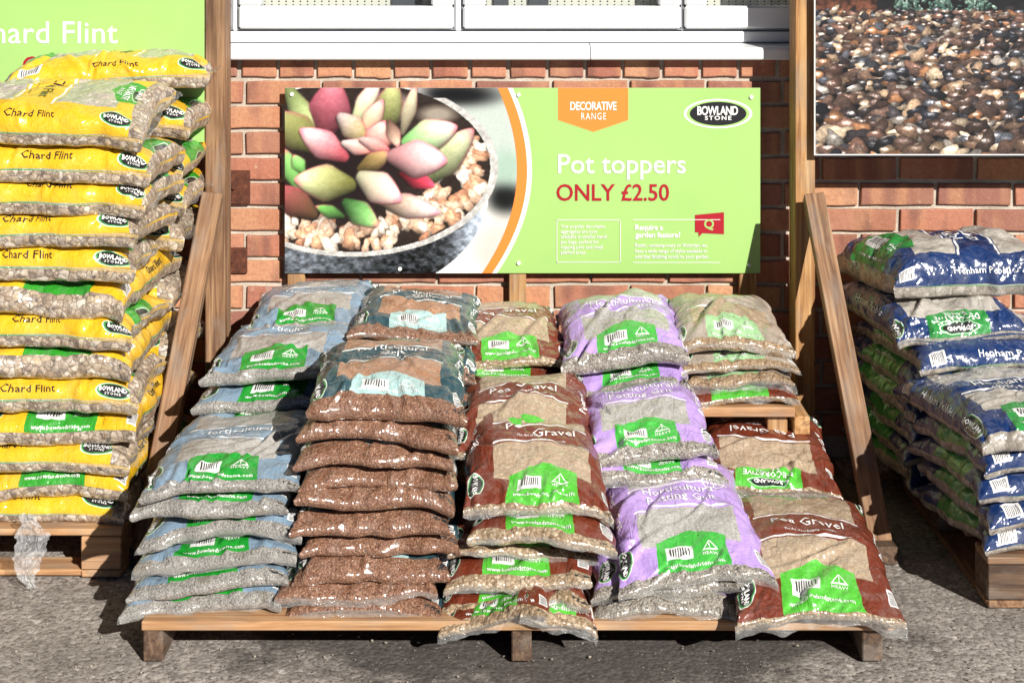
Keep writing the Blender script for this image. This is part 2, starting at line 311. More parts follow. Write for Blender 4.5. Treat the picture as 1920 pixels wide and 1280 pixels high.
    b.l.new(col, b.p.inputs['Base Color'])
    b.p.inputs['Roughness'].default_value = .5; b.p.inputs['Specular IOR Level'].default_value = .25; b.p.inputs['Coat Weight'].default_value = 1; b.p.inputs['Coat Roughness'].default_value = .2; b.p.inputs['Coat IOR'].default_value = 1.75
    # ---- relief: stones pushing the film out, fine crinkles
    isg = b.m('MAXIMUM', clear, b.m('MULTIPLY', b.m('MAXIMUM', w1, w2), .25))
    st = b.m('MULTIPLY', b.m('MULTIPLY', dist, -1), b.m('ADD', .22, isg)); st = b.m('MULTIPLY', st, lump)
    cr = b.noise(b.map(v, (1, 2.2, 1.5)), 42, 3, .6, 1.6); cr2 = b.m('ABSOLUTE', b.m('SUBTRACT', b.noise(b.map(v, (2.4, 1, 1.2), rot=(0, 0, .6)), 17, 2, .5, 1.0), .5))
    h = b.m('ADD', st, b.m('ADD', b.m('MULTIPLY', cr, .55), b.m('MULTIPLY', cr2, -1.4)))
    nb = b.bump(h, 1, .0042); b.l.new(nb, b.p.inputs['Normal'])
    def fold(rot, sc_, s_): return b.m('ABSOLUTE', b.m('SUBTRACT', b.noise(b.map(b.map(v, rot=rot), sc_), s_, 1.5, .5, .35), .5))
    f1 = fold((.2, .55, .4), (8, 1.3, 1.3), 8); f2 = fold((-.3, -.7, -.5), (7, 1.2, 1.2), 10); f3 = fold((0, .1, .1), (1.6, 2.4, 2.0), 9)
    fm = b.ramp(b.noise(v, 12, 2), [(.38, (.3, .3, .3, 1)), (.58, (1, 1, 1, 1))])
    hc = b.m('ADD', b.m('MULTIPLY', b.m('ADD', b.m('MULTIPLY', f1, -1.0), b.m('MULTIPLY', f2, -.8)), fm), b.m('ADD', b.m('MULTIPLY', f3, -1.6), b.m('MULTIPLY', st, .3 if lump > .8 else .06)))
    b.l.new(b.bump(hc, 1, .0065), b.p.inputs['Coat Normal'])
    return b.mat
def G(*cs): return [(i / (len(cs) - 1), lin(*c)) for i, c in enumerate(cs)]
GREEN = lin(24, 150, 44); LIME = lin(84, 186, 56)
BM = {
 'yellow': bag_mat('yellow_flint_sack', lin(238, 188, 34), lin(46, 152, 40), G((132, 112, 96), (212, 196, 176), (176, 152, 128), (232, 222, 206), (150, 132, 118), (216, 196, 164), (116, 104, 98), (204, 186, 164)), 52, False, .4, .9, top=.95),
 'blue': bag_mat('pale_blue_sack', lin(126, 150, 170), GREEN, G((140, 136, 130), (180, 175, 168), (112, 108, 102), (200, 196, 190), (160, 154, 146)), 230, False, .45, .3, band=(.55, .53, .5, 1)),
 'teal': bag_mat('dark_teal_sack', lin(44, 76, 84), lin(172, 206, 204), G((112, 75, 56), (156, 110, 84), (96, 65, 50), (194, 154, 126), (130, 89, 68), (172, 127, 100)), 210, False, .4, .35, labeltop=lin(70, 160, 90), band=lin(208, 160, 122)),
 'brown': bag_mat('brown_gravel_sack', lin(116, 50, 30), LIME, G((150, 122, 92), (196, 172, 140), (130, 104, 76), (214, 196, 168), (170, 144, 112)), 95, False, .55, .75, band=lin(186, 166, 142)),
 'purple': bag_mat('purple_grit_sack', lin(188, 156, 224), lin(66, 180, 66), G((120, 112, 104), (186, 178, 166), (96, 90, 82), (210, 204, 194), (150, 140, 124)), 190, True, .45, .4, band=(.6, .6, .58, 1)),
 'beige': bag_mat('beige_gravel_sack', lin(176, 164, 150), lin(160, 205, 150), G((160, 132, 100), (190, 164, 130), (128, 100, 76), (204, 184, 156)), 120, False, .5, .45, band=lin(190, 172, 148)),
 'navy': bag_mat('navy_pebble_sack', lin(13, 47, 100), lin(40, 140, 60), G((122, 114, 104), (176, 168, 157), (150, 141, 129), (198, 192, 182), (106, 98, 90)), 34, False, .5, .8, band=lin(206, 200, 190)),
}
# ================================================================== the setting
def make_ground():
    n = 90; xs = np.linspace(-1, 1, n); ax = np.sign(xs) * np.abs(xs) ** 2.2 * 40
    X, Y = np.meshgrid(ax, ax - 1.0); Z = .004 * fbm(X * 1.7 + 20, Y * 1.7 + 20, 5) * np.exp(-(X ** 2 + (Y + 1) ** 2) / 60) - .003
    o = link('ground', np_mesh('ground', np.stack([X, Y, Z], -1).reshape(-1, 3), grid_quads(n, n)), M['ground']); tag(o, kind='structure')
    o['label'] = 'worn grey concrete yard ground with dark stains'
make_ground()

# ---- shop building: brick wall and white window
shop = tag(empty('shop_building'), 'red brick shop wall with white plastic window above', 'building')
rng = random.Random(4)
WX0, WX1 = -1.62, 1.72
wall = box('wall', (WX1 - WX0, .20, 1.168), (0, 0, 0), M['mortar'], shop, bev=0); wall.data.transform(Matrix.Translation(((WX0 + WX1) / 2, .106, .584)))
back = box('upper_wall', (WX1 - WX0 + 3, .2, 1.2), (0, .15, 2.9), M['mortar'], shop, bev=0)
def brick_mesh(lx, lz, seed):
    r = random.Random(seed); bm = bmesh.new(); bmesh.ops.create_cube(bm, size=1)
    for v in bm.verts: v.co = Vector((v.co.x * lx, v.co.y * .1, v.co.z * lz))
    front = [e for e in bm.edges if all(v.co.y < 0 for v in e.verts)]
    bmesh.ops.subdivide_edges(bm, edges=[e for e in bm.edges if abs(e.verts[0].co.x - e.verts[1].co.x) > lx * .5], cuts=3)
    for v in bm.verts:
        v.co.x += r.uniform(-.0018, .0018); v.co.z += r.uniform(-.0018, .0018)
    ed = [e for e in bm.edges if all(v.co.y < -.04 for v in e.verts) and len([f for f in e.link_faces if abs(f.normal.y) > .9]) == 1]
    bmesh.ops.bevel(bm, geom=ed, offset=.004, segments=2, affect='EDGES', profile=.6)
    me = bpy.data.meshes.new('brick'); bm.to_mesh(me); bm.free(); me.materials.append(M['brick']); return me
STR = [brick_mesh(.2125, .0625, i) for i in range(5)]; HDR = [brick_mesh(.1005, .0625, 20 + i) for i in range(4)]
zc = 1.109 + .0375; row = 0
while zc > .03:
    header = row == 0
    pit = .1125 if header else .225; lst = HDR if header else STR
    x = WX0 + (.05 if row % 2 else .163) + (0.04 if header else 0)
    vis0 = WX0
    while x < WX1 - .05:
        # only where the wall can be seen past the stacks
        if True:
            o = link('brick', rng.choice(lst), None, wall, Matrix.Translation((x + rng.uniform(-.002, .002), .0445 + rng.uniform(-.0015, .0015), zc + rng.uniform(-.001, .001))) @ Matrix.Rotation(rng.uniform(-.006, .006), 4, 'Y') @ Matrix.Rotation(math.pi * rng.randint(0, 1), 4, 'Y'))
        x += pit
    zc -= .075; row += 1
# window
win = empty('window'); win.parent = shop
sillm = lambda n, x0, x1, y0, y1, z0, z1, m=M['upvc'], bev=.003, par=win: box(n, (x1 - x0, y1 - y0, z1 - z0), ((x0 + x1) / 2, (y0 + y1) / 2, (z0 + z1) / 2), m, par, bev=bev)
def sill():
    prof = [(-.046, 1.168), (-.050, 1.172), (-.050, 1.196), (-.046, 1.203), (.03, 1.2115), (.12, 1.2115), (.12, 1.168)]
    for x0, x1 in ((-1.62, .2268), (.2292, 1.70)):
        bm = bmesh.new(); a = [bm.verts.new((x0, y, z)) for y, z in prof]; c = [bm.verts.new((x1, y, z)) for y, z in prof]
        for i in range(len(prof)): bm.faces.new((a[i], a[(i + 1) % 7], c[(i + 1) % 7], c[i]))
        bm.faces.new(a[::-1]); bm.faces.new(c); bmesh.ops.recalc_face_normals(bm, faces=bm.faces)
        me = bpy.data.meshes.new('window_sill'); bm.to_mesh(me); bm.free(); link('window_sill', me, M['upvc'], win)
sill()
sillm('bottom_rail', -1.62, 1.70, .028, .11, 1.2145, 1.2465)
sillm('drip_gasket', -1.62, 1.70, .036, .11, 1.2095, 1.2165, M['gasket'], 0)
sillm('backing_frame', -1.62, 1.70, .052, .11, 1.2445, 1.262)
CAS = [(-1.60, -.828), (-.804, -.1715), (-.144, .497), (.5075, 1.15), (1.16, 1.69)]
for i, (x0, x1) in enumerate(CAS):
    z0, z1 = 1.2555, 2.25; fw = .066; cs = win
    y0 = .012
    def fr(n, a, b_, c, d):  # profile with a chamfered inner edge
        return sillm(n, a, b_, y0, .09, c, d, M['upvc'], .006, cs)
    fr('frame_rail', x0, x1, z0, z0 + fw); fr('frame_rail', x0, x1, z1 - fw, z1)
    fr('frame_stile', x0, x0 + fw, z0 + fw, z1 - fw); fr('frame_stile', x1 - fw, x1, z0 + fw, z1 - fw)
    sillm('gasket', x0 - .003, x1 + .003, y0 + .012, .08, z0 - .004, z1 + .004, M['gasket'], 0, cs) if False else None
    for (a, b_, c, d) in ((x0 - .0035, x1 + .0035, z0 - .0045, z0 - .0005), (x0 - .0045, x0 - .0005, z0, z1), (x1 + .0005, x1 + .0045, z0, z1)):
        sillm('gasket', a, b_, y0 + .014, .07, c, d, M['gasket'], 0, cs)
    sillm('glass_pane', x0 + fw - .004, x1 - fw + .004, .040, .046, z0 + fw - .004, z1 - fw + .004, M['glass'], 0, cs)
    if i < 4: sillm('mullion', x1 + .004, CAS[i + 1][0] - .004, .030, .10, 1.2475, 2.25)
sillm('pegboard', -1.6, 1.68, .125, .131, 1.20, 2.25, M['pegboard'], 0)
sillm('lintel', -1.62, 1.72, .02, .2, 2.255, 2.35)
for a, b_ in ((-.36, -.275), (-.055, -.01), (.05, .11)): sillm('display_card', a, b_, .112, .118, 1.22, 1.9, flat('dark_card', (.09, .10, .12), .4), .001)
# rusty fixing plates on the wall
for px, pz, pw, ph in ((-.803, .794, .075, .098), (-.808, .58, .068, .075)):
    pl = box('fixing_plate', (pw, .008, ph), (px, -.0105, pz), M['rust'], None, bev=.001)
    tag(pl, 'rusty square steel plate on the bricks, %s of the two' % ('upper' if pz > .7 else 'lower'), 'plate', 'rusty plates on the brick wall')
    bm = bmesh.new(); bmesh.ops.create_cone(bm, cap_ends=True, segments=6, radius1=.010, radius2=.009, depth=.010); me = bpy.data.meshes.new('bolt'); bm.to_mesh(me); bm.free()
    b_ = link('bolt', me, M['rust'], None, Matrix.Translation((px - .008, -.0185, pz + .003)) @ Matrix.Rotation(math.pi / 2, 4, 'X')); b_.parent = pl; b_.matrix_parent_inverse = pl.matrix_world.inverted()

def child(o, p):
    """keep world place under a parent that has its own transform"""
    o.parent = p; bpy.context.view_layer.update(); o.matrix_parent_inverse = p.matrix_world.inverted(); return o
# ---- timber stands either side
def stand(sign, label):
    r = tag(empty('timber_stand', (sign * .83, -.14, 0)), label, 'stand', 'timber stands beside the rack')
    def T(o): return child(o, r)
    xp = -.837 if sign < 0 else .826
    T(board('post', (xp, -.125, .0), (xp, -.125, 1.95), .095, .056, M['wood_warm' if sign > 0 else 'wood_brown'], up=(1, 0, 0)))
    top = (-.838, -.20, .80) if sign < 0 else (.842, -.21, .80); foot = (-.902, -.72, .03) if sign < 0 else (.905, -.72, .03)
    T(board('brace', foot, top, .046, .056, M['wood_brown'], up=(1 * sign, 0, 0.15)))
    T(board('ground_rail', (foot[0], -.78, .022), (foot[0] * .97, -.06, .022), .06, .044, M['wood_grey']))
    mw = Matrix.Translation((top[0], top[1] - .032, top[2] - .05)) @ Matrix.Rotation(math.pi / 2, 4, 'X')
    T(link('screw', disc_mesh('screw', .005, .006, 10), M['zinc'], None, mw))
stand(-1, 'timber post with a slanting brace beside the yellow bag stack')
stand(1, 'timber post with a slanting brace between the rack and the navy bag stack')

# ---- text on flat signs
def lettering(s, x, z, h, mat, parent, y, align='l', bold=0, spacing=1.0, squash=1.0, res=3):
    V, F = text2d(s, bold, spacing, res); k = h / .70; V = V * k; V = V * np.array([squash, 1.0])
    if align == 'l': V[:, 0] -= V[:, 0].min()
    elif align == 'r': V[:, 0] -= V[:, 0].max()
    P = [(x + a, y, z + b) for a, b in V]
    me = bpy.data.meshes.new('lettering'); me.from_pydata(P, [], F); me.update()
    o = link('lettering', me, mat); return child(o, parent)
def poly(name, pts, y, mat, parent):
    me = bpy.data.meshes.new(name); me.from_pydata([(a, y, b) for a, b in pts], [], [tuple(range(len(pts)))]); me.update()
    return child(link(name, me, mat), parent)
def oval_pts(cx, cz, rx, rz, n=48): return [(cx + rx * math.cos(t * 2 * math.pi / n), cz + rz * math.sin(t * 2 * math.pi / n)) for t in range(n)]
def ink_grid(name, img, x0, x1, z0, z1, y, parent, clip=None):
    """flat print: a fine grid whose vertices carry the printed ink; img rows run top to bottom"""
    H, W_, _ = img.shape; X, Z = np.meshgrid(np.linspace(x0, x1, W_), np.linspace(z1, z0, H)); V = np.stack([X, np.full_like(X, y), Z], -1).reshape(-1, 3)
    Q = grid_quads(H, W_)[:, ::-1]
    if clip is not None: Q = Q[clip.ravel()[Q].all(1)]
    me = np_mesh(name, V, Q, smooth=False); at = me.attributes.new('ink', 'FLOAT_COLOR', 'POINT')
    c = np.clip(img, 0, 1); c = np.where(c <= .04045, c / 12.92, ((c + .055) / 1.055) ** 2.4) * .86
    at.data.foreach_set('color', np.concatenate([c.reshape(-1, 3), np.ones((H * W_, 1))], 1).astype(np.float32).ravel())
    return child(link(name, me, M['photo_print']), parent)
def blur(a, r):
    for ax in (0, 1):
        k = np.exp(-np.arange(-3 * r, 3 * r + 1) ** 2 / (2. * r * r)); k /= k.sum(); p = np.pad(a, [(3 * r, 3 * r) if i == ax else (0, 0) for i in range(a.ndim)], mode='edge')
        out = 0
        for i, w_ in enumerate(k): out = out + w_ * np.take(p, range(i, i + a.shape[ax]), axis=ax)
        a = out
    return a
def stone(img, cx, cy, rx, ry, ang, col, seed, lite=(-.5, -.8), gloss=.5, rough=.22, pw=2.4):
    """paint one pebble of a printed photograph"""
    H, W_, _ = img.shape; R = max(rx, ry) * 1.4; x0, x1 = int(max(0, cx - R)), int(min(W_, cx + R + 1)); y0, y1 = int(max(0, cy - R)), int(min(H, cy + R + 1))
    if x1 <= x0 or y1 <= y0: return
    yy, xx = np.mgrid[y0:y1, x0:x1]; dx, dy = xx - cx, yy - cy; c, s = math.cos(ang), math.sin(ang); p = (dx * c + dy * s) / rx; q = (-dx * s + dy * c) / ry
    th = np.arctan2(q, p); r_ = random.Random(seed); wob = 1
    for k in (2, 3, 5): wob = wob + rough / k * math.sin(1) * np.sin(k * th + r_.uniform(0, 6.3))
    d = (np.abs(p) ** pw + np.abs(q) ** pw) ** (1 / pw) / wob
    a = np.clip((1.02 - d) * min(rx, ry) * .8, 0, 1)[..., None]
    nz = np.sqrt(np.clip(1 - d ** 2, 0, 1)); nx, ny = dx / max(rx, ry), dy / max(rx, ry)
    sh = np.clip(.42 + .55 * nz + .38 * (nx * lite[0] + ny * lite[1]), .06, 1.4)
    tex = 1 + .16 * vnoise(xx / 3.1 + seed, yy / 3.1, seed % 50)
    out = np.array(col)[None, None] * (sh * tex)[..., None]
    sp = np.exp(-(((nx - lite[0] * .42) ** 2 / .13 + (ny - lite[1] * .42) ** 2 / .022))) * gloss * (1 + .8 * vnoise(xx / 2.3, yy / 2.3 + seed, seed % 37)); out = out + sp[..., None]
    img[y0:y1, x0:x1] = img[y0:y1, x0:x1] * (1 - a) + np.clip(out, 0, 1) * a

# ---- left board (flint)
def left_board():
    r = box('green_sign', (.60, .006, .72), (-1.161, -.20, 1.31), M['green_board'], None, bev=0)
    tag(r, 'green board with white flint lettering behind the yellow bag stack', 'sign')
    y = -.2045
    lettering('Chard Flint', -1.103, 1.2265, .062, M['white_print'], r, y, 'r', .004, 1.03)
    lettering('ONLY £4.50', -1.0, 1.1400, .050, M['red_print'], r, y, 'r', .006)
left_board()
# ---- right board (pebble photograph)
def pebble_board():
    x0, x1, z0, z1 = .846, 1.866, .9125, 1.5485
    r = box('pebble_sign', (x1 - x0, .010, z1 - z0), ((x0 + x1) / 2, -.195, (z0 + z1) / 2), M['board_white'], None, bev=0)
    tag(r, 'board with a large photograph of wet brown and grey pebbles', 'sign')
    W_, H = 680, 424; img = np.zeros((H, W_, 3)); g = random.Random(11)
    hor = int(H * .385)
    yy, xx = np.mgrid[0:H, 0:W_]; nz = fbm(xx / 30., yy / 18., 3, 4)
    img[:] = np.array((.06, .065, .075)); img[:hor] = (np.array((.10, .10, .115))[None, None] + .05 * nz[:hor, :, None]); img[:hor, :115] = np.clip(np.array((.36, .22, .16)) * (1 + .7 * fbm(xx / 9., yy / 7., 8, 4)[:hor, :115, None]), 0, 1)
    for i in range(260):   # leaves at the back
        cx = g.choice((g.gauss(175, 14), g.gauss(235, 16), g.gauss(300, 14))); cy = hor - abs(g.gauss(14, 22))
        stone(img, cx, cy, g.uniform(4, 9), g.uniform(2, 4), g.uniform(0, 3.1), g.choice(((.28, .42, .38), (.4, .52, .46), (.2, .33, .28), (.5, .6, .55))), i, gloss=.1)
    pal = [(.40, .31, .27), (.33, .26, .23), (.26, .24, .25), (.48, .38, .31), (.60, .42, .29), (.16, .17, .20), (.52, .49, .46), (.36, .29, .26), (.70, .62, .52), (.45, .33, .28), (.23, .20, .20), (.62, .52, .42), (.30, .31, .34)]
    y = hor - 6.0; k = 0
    while y < H + 14:
        t = (y - hor) / (H - hor); rad = 8.5 + 8.5 * t; x = g.uniform(-8, 8)
        while x < W_ + 10:
            rx = rad * g.uniform(.65, 1.5); c = g.choice(pal); f = g.uniform(.75, 1.2)
            stone(img, x, y + g.uniform(-.5, .5) * rad, rx * 1.1, rx * g.uniform(.45, .8), g.uniform(-.7, .7), [min(1, v * f) for v in c], k, (-.25 + g.uniform(-.3, .3), -.75), g.choice((0, .1, .25, .45, .6)), .55, g.uniform(2, 3.2)); k += 1; x += rx * g.uniform(1.2, 1.9)
        y += rad * .72
    gm = img.mean(-1, keepdims=True); img = np.clip((img * .82 + gm * .18) * 1.22, 0, 1) ** 1.15
    ink_grid('photo_print', img, x0 + .004, x1 - .002, z0 + .004, z1 - .002, -.2008, r)
pebble_board()

# ---- central sign
def central_sign():
    x0, x1, z0, z1 = -.659, .7205, .5495, 1.0865; yb = -.042
    r = box('hanging_sign', (x1 - x0, .004, z1 - z0), ((x0 + x1) / 2, yb + .002, (z0 + z1) / 2), M['board_white'], None, bev=0)
    tag(r, 'wide green sign with succulent photograph and pot topper price on the brick wall', 'sign')
    W_ = x1 - x0; H_ = z1 - z0
    cx = lambda px: x0 + (px - 535) / 889 * W_      # sign artwork measured across its own width
    cz = lambda py: z1 - (py - 165) / 346 * H_
    # curved edge between picture and green
    def arc(o, n=40):
        pts = []
        for i in range(n + 1):
            py = 165 + 346 * i / n; t = (py - 320) / 175
            pts.append((cx(978 + o - 55 * max(0, t) ** 2 * 1.0 - 46 * max(0, -t) ** 2), cz(py)))
        return pts
    poly('green_panel', arc(18) + [(x1, z0), (x1, z1)], yb - .0004, M['green_board'], r)
    poly('white_swoosh', arc(9) + arc(19)[::-1], yb - .0010, M['white_print'], r); poly('orange_swoosh', arc(-9) + arc(10)[::-1], yb - .0014, M['orange_print'], r)
    # photograph: succulent in a metal pot. painted in the crop's own units (1617 x 1280)
    S = .245; X0, X1, Y0, Y1 = 45, 1560, 45, 1208; w = int((X1 - X0) * S) + 1; h = int((Y1 - Y0) * S) + 1
    yy, xx = np.mgrid[0:h, 0:w]; X = xx / S + X0; Y = yy / S + Y0; img = np.ones((h, w, 3)) * .8
    def blob(c, px, py, rx, ry, k=1.0):
        nonlocal img
        a = (k * np.clip(1.6 - 1.3 * np.sqrt(((X - px) / rx) ** 2 + ((Y - py) / ry) ** 2), 0, 1))[..., None]; img = img * (1 - a) + np.array(c) * a
    img[:] = (.93, .92, .9)
    blob((.72, .76, .73), 1330, 330, 320, 420); blob((.03, .03, .04), 1120, 90, 330, 75); blob((.04, .05, .05), 1440, 735, 130, 120); blob((.78, .77, .74), 1400, 1050, 230, 220); blob((.95, .95, .94), 640, 130, 300, 130)
    blob((.62, .72, .66), 1450, 540, 120, 130)
    img = blur(img, 5)
    e = np.sqrt(((X - 470) / 905) ** 2 + ((Y - 540) / 550) ** 2)
    low = e * 1.0; nmot = fbm(X / 26., Y / 16., 21, 4); body = (X < 1330) & (Y > 540) & (e > 1.0) & (Y > 300)
    pe = np.sqrt(((X - 450) / 890) ** 2 + ((Y - 660) / 690) ** 2); body = body & (pe < 1.0)
    dk = np.clip((X - 200) / 1100, 0, 1); base = .30 + .30 * nmot; base = base + np.where(X > 1050, (X - 1050) / 330 * .8, 0) - .16 * np.exp(-((X - 850) / 260) ** 2) + .12 * np.exp(-((X - 150) / 200) ** 2)
    bc = np.stack([base * .92, base * .98, base * 1.06], -1); img = np.where(body[..., None], np.clip(bc, .02, .97), img)
    rim = (e < 1.02) & (e > .968) & ((Y > 110)); rc = .74 + .16 * fbm(X / 20., Y / 20., 4)
    img = np.where(((e < .965))[..., None], np.array((.16, .12, .10)) + .05 * nmot[..., None], img)
    img = np.where(rim[..., None], np.stack([rc, rc * .99, rc * .97], -1), img)
    blob((.70, .66, .6), 1010, 210, 130, 60, .8); blob((.82, .8, .77), 700, 160, 150, 90, .9)
    g = random.Random(5); k = 0
    spots = []
    for i in range(210):
        a = g.uniform(-.35, math.pi + .1); q = g.uniform(.58, .945); spots.append((470 + 905 * q * math.cos(a), 540 + 550 * q * math.sin(a)))
    spots.sort(key=lambda p: p[1])
    for (px, py) in spots:
        rr = g.uniform(36, 64) * S; c = g.choice(((.93, .77, .65), (.97, .87, .77), (.86, .66, .52), (.98, .92, .85), (.76, .54, .42), (.90, .74, .62), (.96, .86, .76)))
        stone(img, (px - X0) * S, (py - Y0) * S, rr, rr * g.uniform(.55, .9), g.uniform(0, 3.1), c, k, (-.2, -.7), .12, .5, 3.0); k += 1
    img = np.where(rim[..., None], np.stack([rc, rc * .99, rc * .97], -1), img)
    # dark heart of the plant
    a = np.clip(1.5 - 1.25 * np.sqrt(((X - 430) / 400) ** 2 + ((Y - 560) / 350) ** 2), 0, 1)[..., None]; img = img * (1 - a) + np.array((.10, .055, .06)) * a
    def leaf(px, py, L, Wd, ang, c0, c1, edge=(.85, .35, .45), sh=1.0, tip=.45):
        nonlocal img
        L *= 1.13; Wd *= 1.13; an = math.radians(ang); dx, dy = X - px, Y - py; p = (dx * math.cos(an) + dy * math.sin(an)) / L; q = (-dx * math.sin(an) + dy * math.cos(an)) / Wd
        pc = np.clip(p, -1, 1); wdt = 1.22 * ((1 + pc) * .5) ** .3 * np.clip(1 - pc, 0, 1) ** .72 * np.where(pc < -.2, np.clip(1 / np.clip(1 - pc, 1, 2) ** .72 * 1.12, 0, 1), 1); t = q / np.maximum(wdt, 1e-3); ins = (np.abs(p) < 1) & (np.abs(t) < 1)
        al = np.clip((1 - np.maximum(np.abs(t), np.abs(p))) * 14, 0, 1) * ins; al = blur(al[..., None], 1)
        nz = np.sqrt(np.clip(1 - .85 * t ** 2 - .3 * p ** 2, 0, 1)); up = -(-math.sin(an) * 0 + math.cos(an)) * t
        lit = np.clip(.36 + .64 * nz + .36 * up + .2 * p, .08, 1.3) * sh; m = np.clip(.5 + .6 * p + .15 * nmot, 0, 1)[..., None]
        c = np.array(c0) * (1 - m) + np.array(c1) * m; ed = np.maximum(np.clip((np.abs(t) - .70) * 2.2, 0, .75) * np.clip(.5 + p, 0, 1), np.clip((p - .62) * 2.2, 0, .8))[..., None]; c = c * (1 - ed) + np.array(edge) * ed
        c = c * lit[..., None] * (1 + .05 * fbm(X / 7., Y / 7., 9)[..., None]); img = img * (1 - al) + np.clip(c, 0, 1) * al
    OL = (.42, .44, .22); LG = (.80, .86, .62); PK = (.93, .66, .70); RS = (.82, .36, .44); WP = (.97, .88, .86); GN = (.45, .72, .36)
    for L_ in [(150, 200, 200, 70, 60, (.55, .62, .38), LG), (120, 320, 190, 110, 215, OL, (.6, .6, .4)), (330, 170, 170, 125, -80, (.45, .2, .24), (.86, .5, .56)), (560, 130, 160, 60, -60, LG, WP), (700, 170, 160, 90, -75, (.36, .38, .2), (.75, .76, .52)),
        (830, 180, 150, 45, -75, (.6, .55, .45), (.85, .82, .7)), (600, 230, 120, 60, -60, (.85, .7, .55), (.95, .82, .75)), (90, 560, 130, 60, 250, GN, (.55, .75, .45)), (130, 520, 60, 45, 240, GN, (.6, .85, .5)), (110, 760, 150, 90, 215, (.4, .3, .2), (.6, .3, .32)),
        (1060, 480, 230, 105, -45, (.40, .44, .27), (.86, .88, .72)), (960, 345, 170, 100, -18, (.55, .82, .48), (.97, .92, .84)), (330, 820, 90, 40, 200, (.25, .4, .2), GN), (520, 830, 125, 75, 35, (.25, .45, .22), (.62, .84, .52)),
        (880, 620, 110, 55, 20, (.45, .1, .14), (.88, .28, .38)), (470, 290, 110, 75, 40, WP, (.55, .5, .3)), (640, 350, 100, 85, -65, (.9, .5, .45), (.98, .82, .78)), (730, 330, 85, 45, 70, (.55, .4, .35), (.85, .75, .65)),
        (290, 400, 165, 88, 212, (.80, .35, .4), (.98, .86, .86)), (500, 415, 95, 50, 15, WP, (.9, .55, .5)), (610, 400, 95, 45, 20, (.95, .8, .78), (.8, .45, .42)), (610, 505, 110, 58, -28, (.38, .32, .16), (.72, .6, .42)),
        (820, 785, 190, 75, 12, (.6, .5, .4), (.96, .88, .86)), (300, 640, 180, 112, 186, (.50, .50, .26), (.86, .88, .68)), (880, 490, 175, 115, 4, (.78, .55, .56), (.98, .84, .84)), (640, 670, 150, 98, 30, (.85, .84, .7), (.95, .78, .76))]:
        leaf(*L_)
    img = np.clip(img * 1.12, 0, 1); img = img * (1 + .045 * (vnoise(X / 3., Y / 3., 3)[..., None])); img = np.clip(img, 0, 1)
    kx = lambda px: cx(520 + px * 480 / 1617); kz = lambda py: cz(150 + py * 380 / 1280)
    gx0, gx1, gz1, gz0 = x0, kx(X1), z1, z0
    A = arc(0, h - 1); lim = np.array([p[0] for p in A]); XX = np.linspace(gx0, gx1, w)[None, :].repeat(h, 0)
    ink_grid('photo_print', img, gx0, gx1, gz0, gz1, yb - .0005 - .0003, r, clip=XX < lim[:, None] + .004)
    # orange tag
    poly('orange_tag', [(cx(1046), z1), (cx(1046), cz(225)), (cx(1112), cz(247)), (cx(1177), cz(225)), (cx(1177), z1)], yb - .0010, M['orange_print'], r)
    yl = yb - .0022; WPR = M['white_print']
    lettering('DECORATIVE', cx(1111.5), cz(206), .0235, WPR, r, yl, 'c', .022, .95, .70); lettering('RANGE', cx(1112), cz(224), .020, WPR, r, yl, 'c', 0, 1.25, .68)
    for rx, rz, m, dy in ((64, 27.5, WPR, .0010), (59, 24.5, M['green_board'], .0014), (53, 22, M['logo_black'], .0018)): poly('logo_oval', oval_pts(cx(1345), cz(213), rx / 889 * W_, rz / 346 * H_), yb - dy, m, r)
    lettering('BOWLAND', cx(1344), cz(215), .0245, WPR, r, yl, 'c', .03, .92, .70); lettering('STONE', cx(1345), cz(224.5), .0115, WPR, r, yl, 'c', .025, 1.3, 1.25)
    lettering('Pot toppers', cx(1046), cz(324), .056, WPR, r, yl, 'l', .006, 1.0, .98); lettering('ONLY £2.50', cx(1043), cz(375), .0475, M['red_print'], r, yl, 'l', .012, 1.0, .93)
    def rectline(a, b_, c, d, t=.0018):
        for (p, q, s_, u) in ((a, b_, c, c + t), (a, b_, d - t, d), (a, a + t, c, d), (b_ - t, b_, c, d)): poly('text_box', [(p, s_), (q, s_), (q, u), (p, u)], yl, WPR, r)
    rectline(cx(1043), cx(1163), cz(491), cz(411))
    for i, s_ in enumerate(('Our popular decorative', 'aggregates are now', 'available in smaller handi', 'pac bags, perfect for', 'topping pots and small', 'planted areas.')): lettering(s_, cx(1051), cz(426.5 + 9.7 * i), .0112, WPR, r, yl, 'l', .010, 1, .84, 1)
    for yy_ in (411.5, 491.5): poly('rule_line', [(cx(1186), cz(yy_)), (cx(1349), cz(yy_)), (cx(1349), cz(yy_ - 1.2)), (cx(1186), cz(yy_ - 1.2))], yl, WPR, r)
    lettering('Require a', cx(1190), cz(430), .0155, WPR, r, yl, 'l', .026, 1, .95, 2); lettering('garden feature?', cx(1190), cz(444), .0155, WPR, r, yl, 'l', .026, 1, .95, 2)
    for i, s_ in enumerate(('Rustic, contemporary or Victorian, we', 'have a wide range of styles available to', 'add that finishing touch to your garden.')): lettering(s_, cx(1190), cz(462 + 10.6 * i), .0112, WPR, r, yl, 'l', .014, 1, .84, 1)
    poly('speech_bubble', [(cx(1302), cz(434)), (cx(1302), cz(402)), (cx(1356), cz(397)), (cx(1356), cz(438)), (cx(1316), cz(436)), (cx(1309), cz(443)), (cx(1308.5), cz(435))], yb - .0020, M['red_print'], r)
    lettering('Q', cx(1328), cz(427), .026, M['green_board'], r, yb - .0028, 'c', .02)
    sm = disc_mesh('screw_cap', .0065, .005, 14)
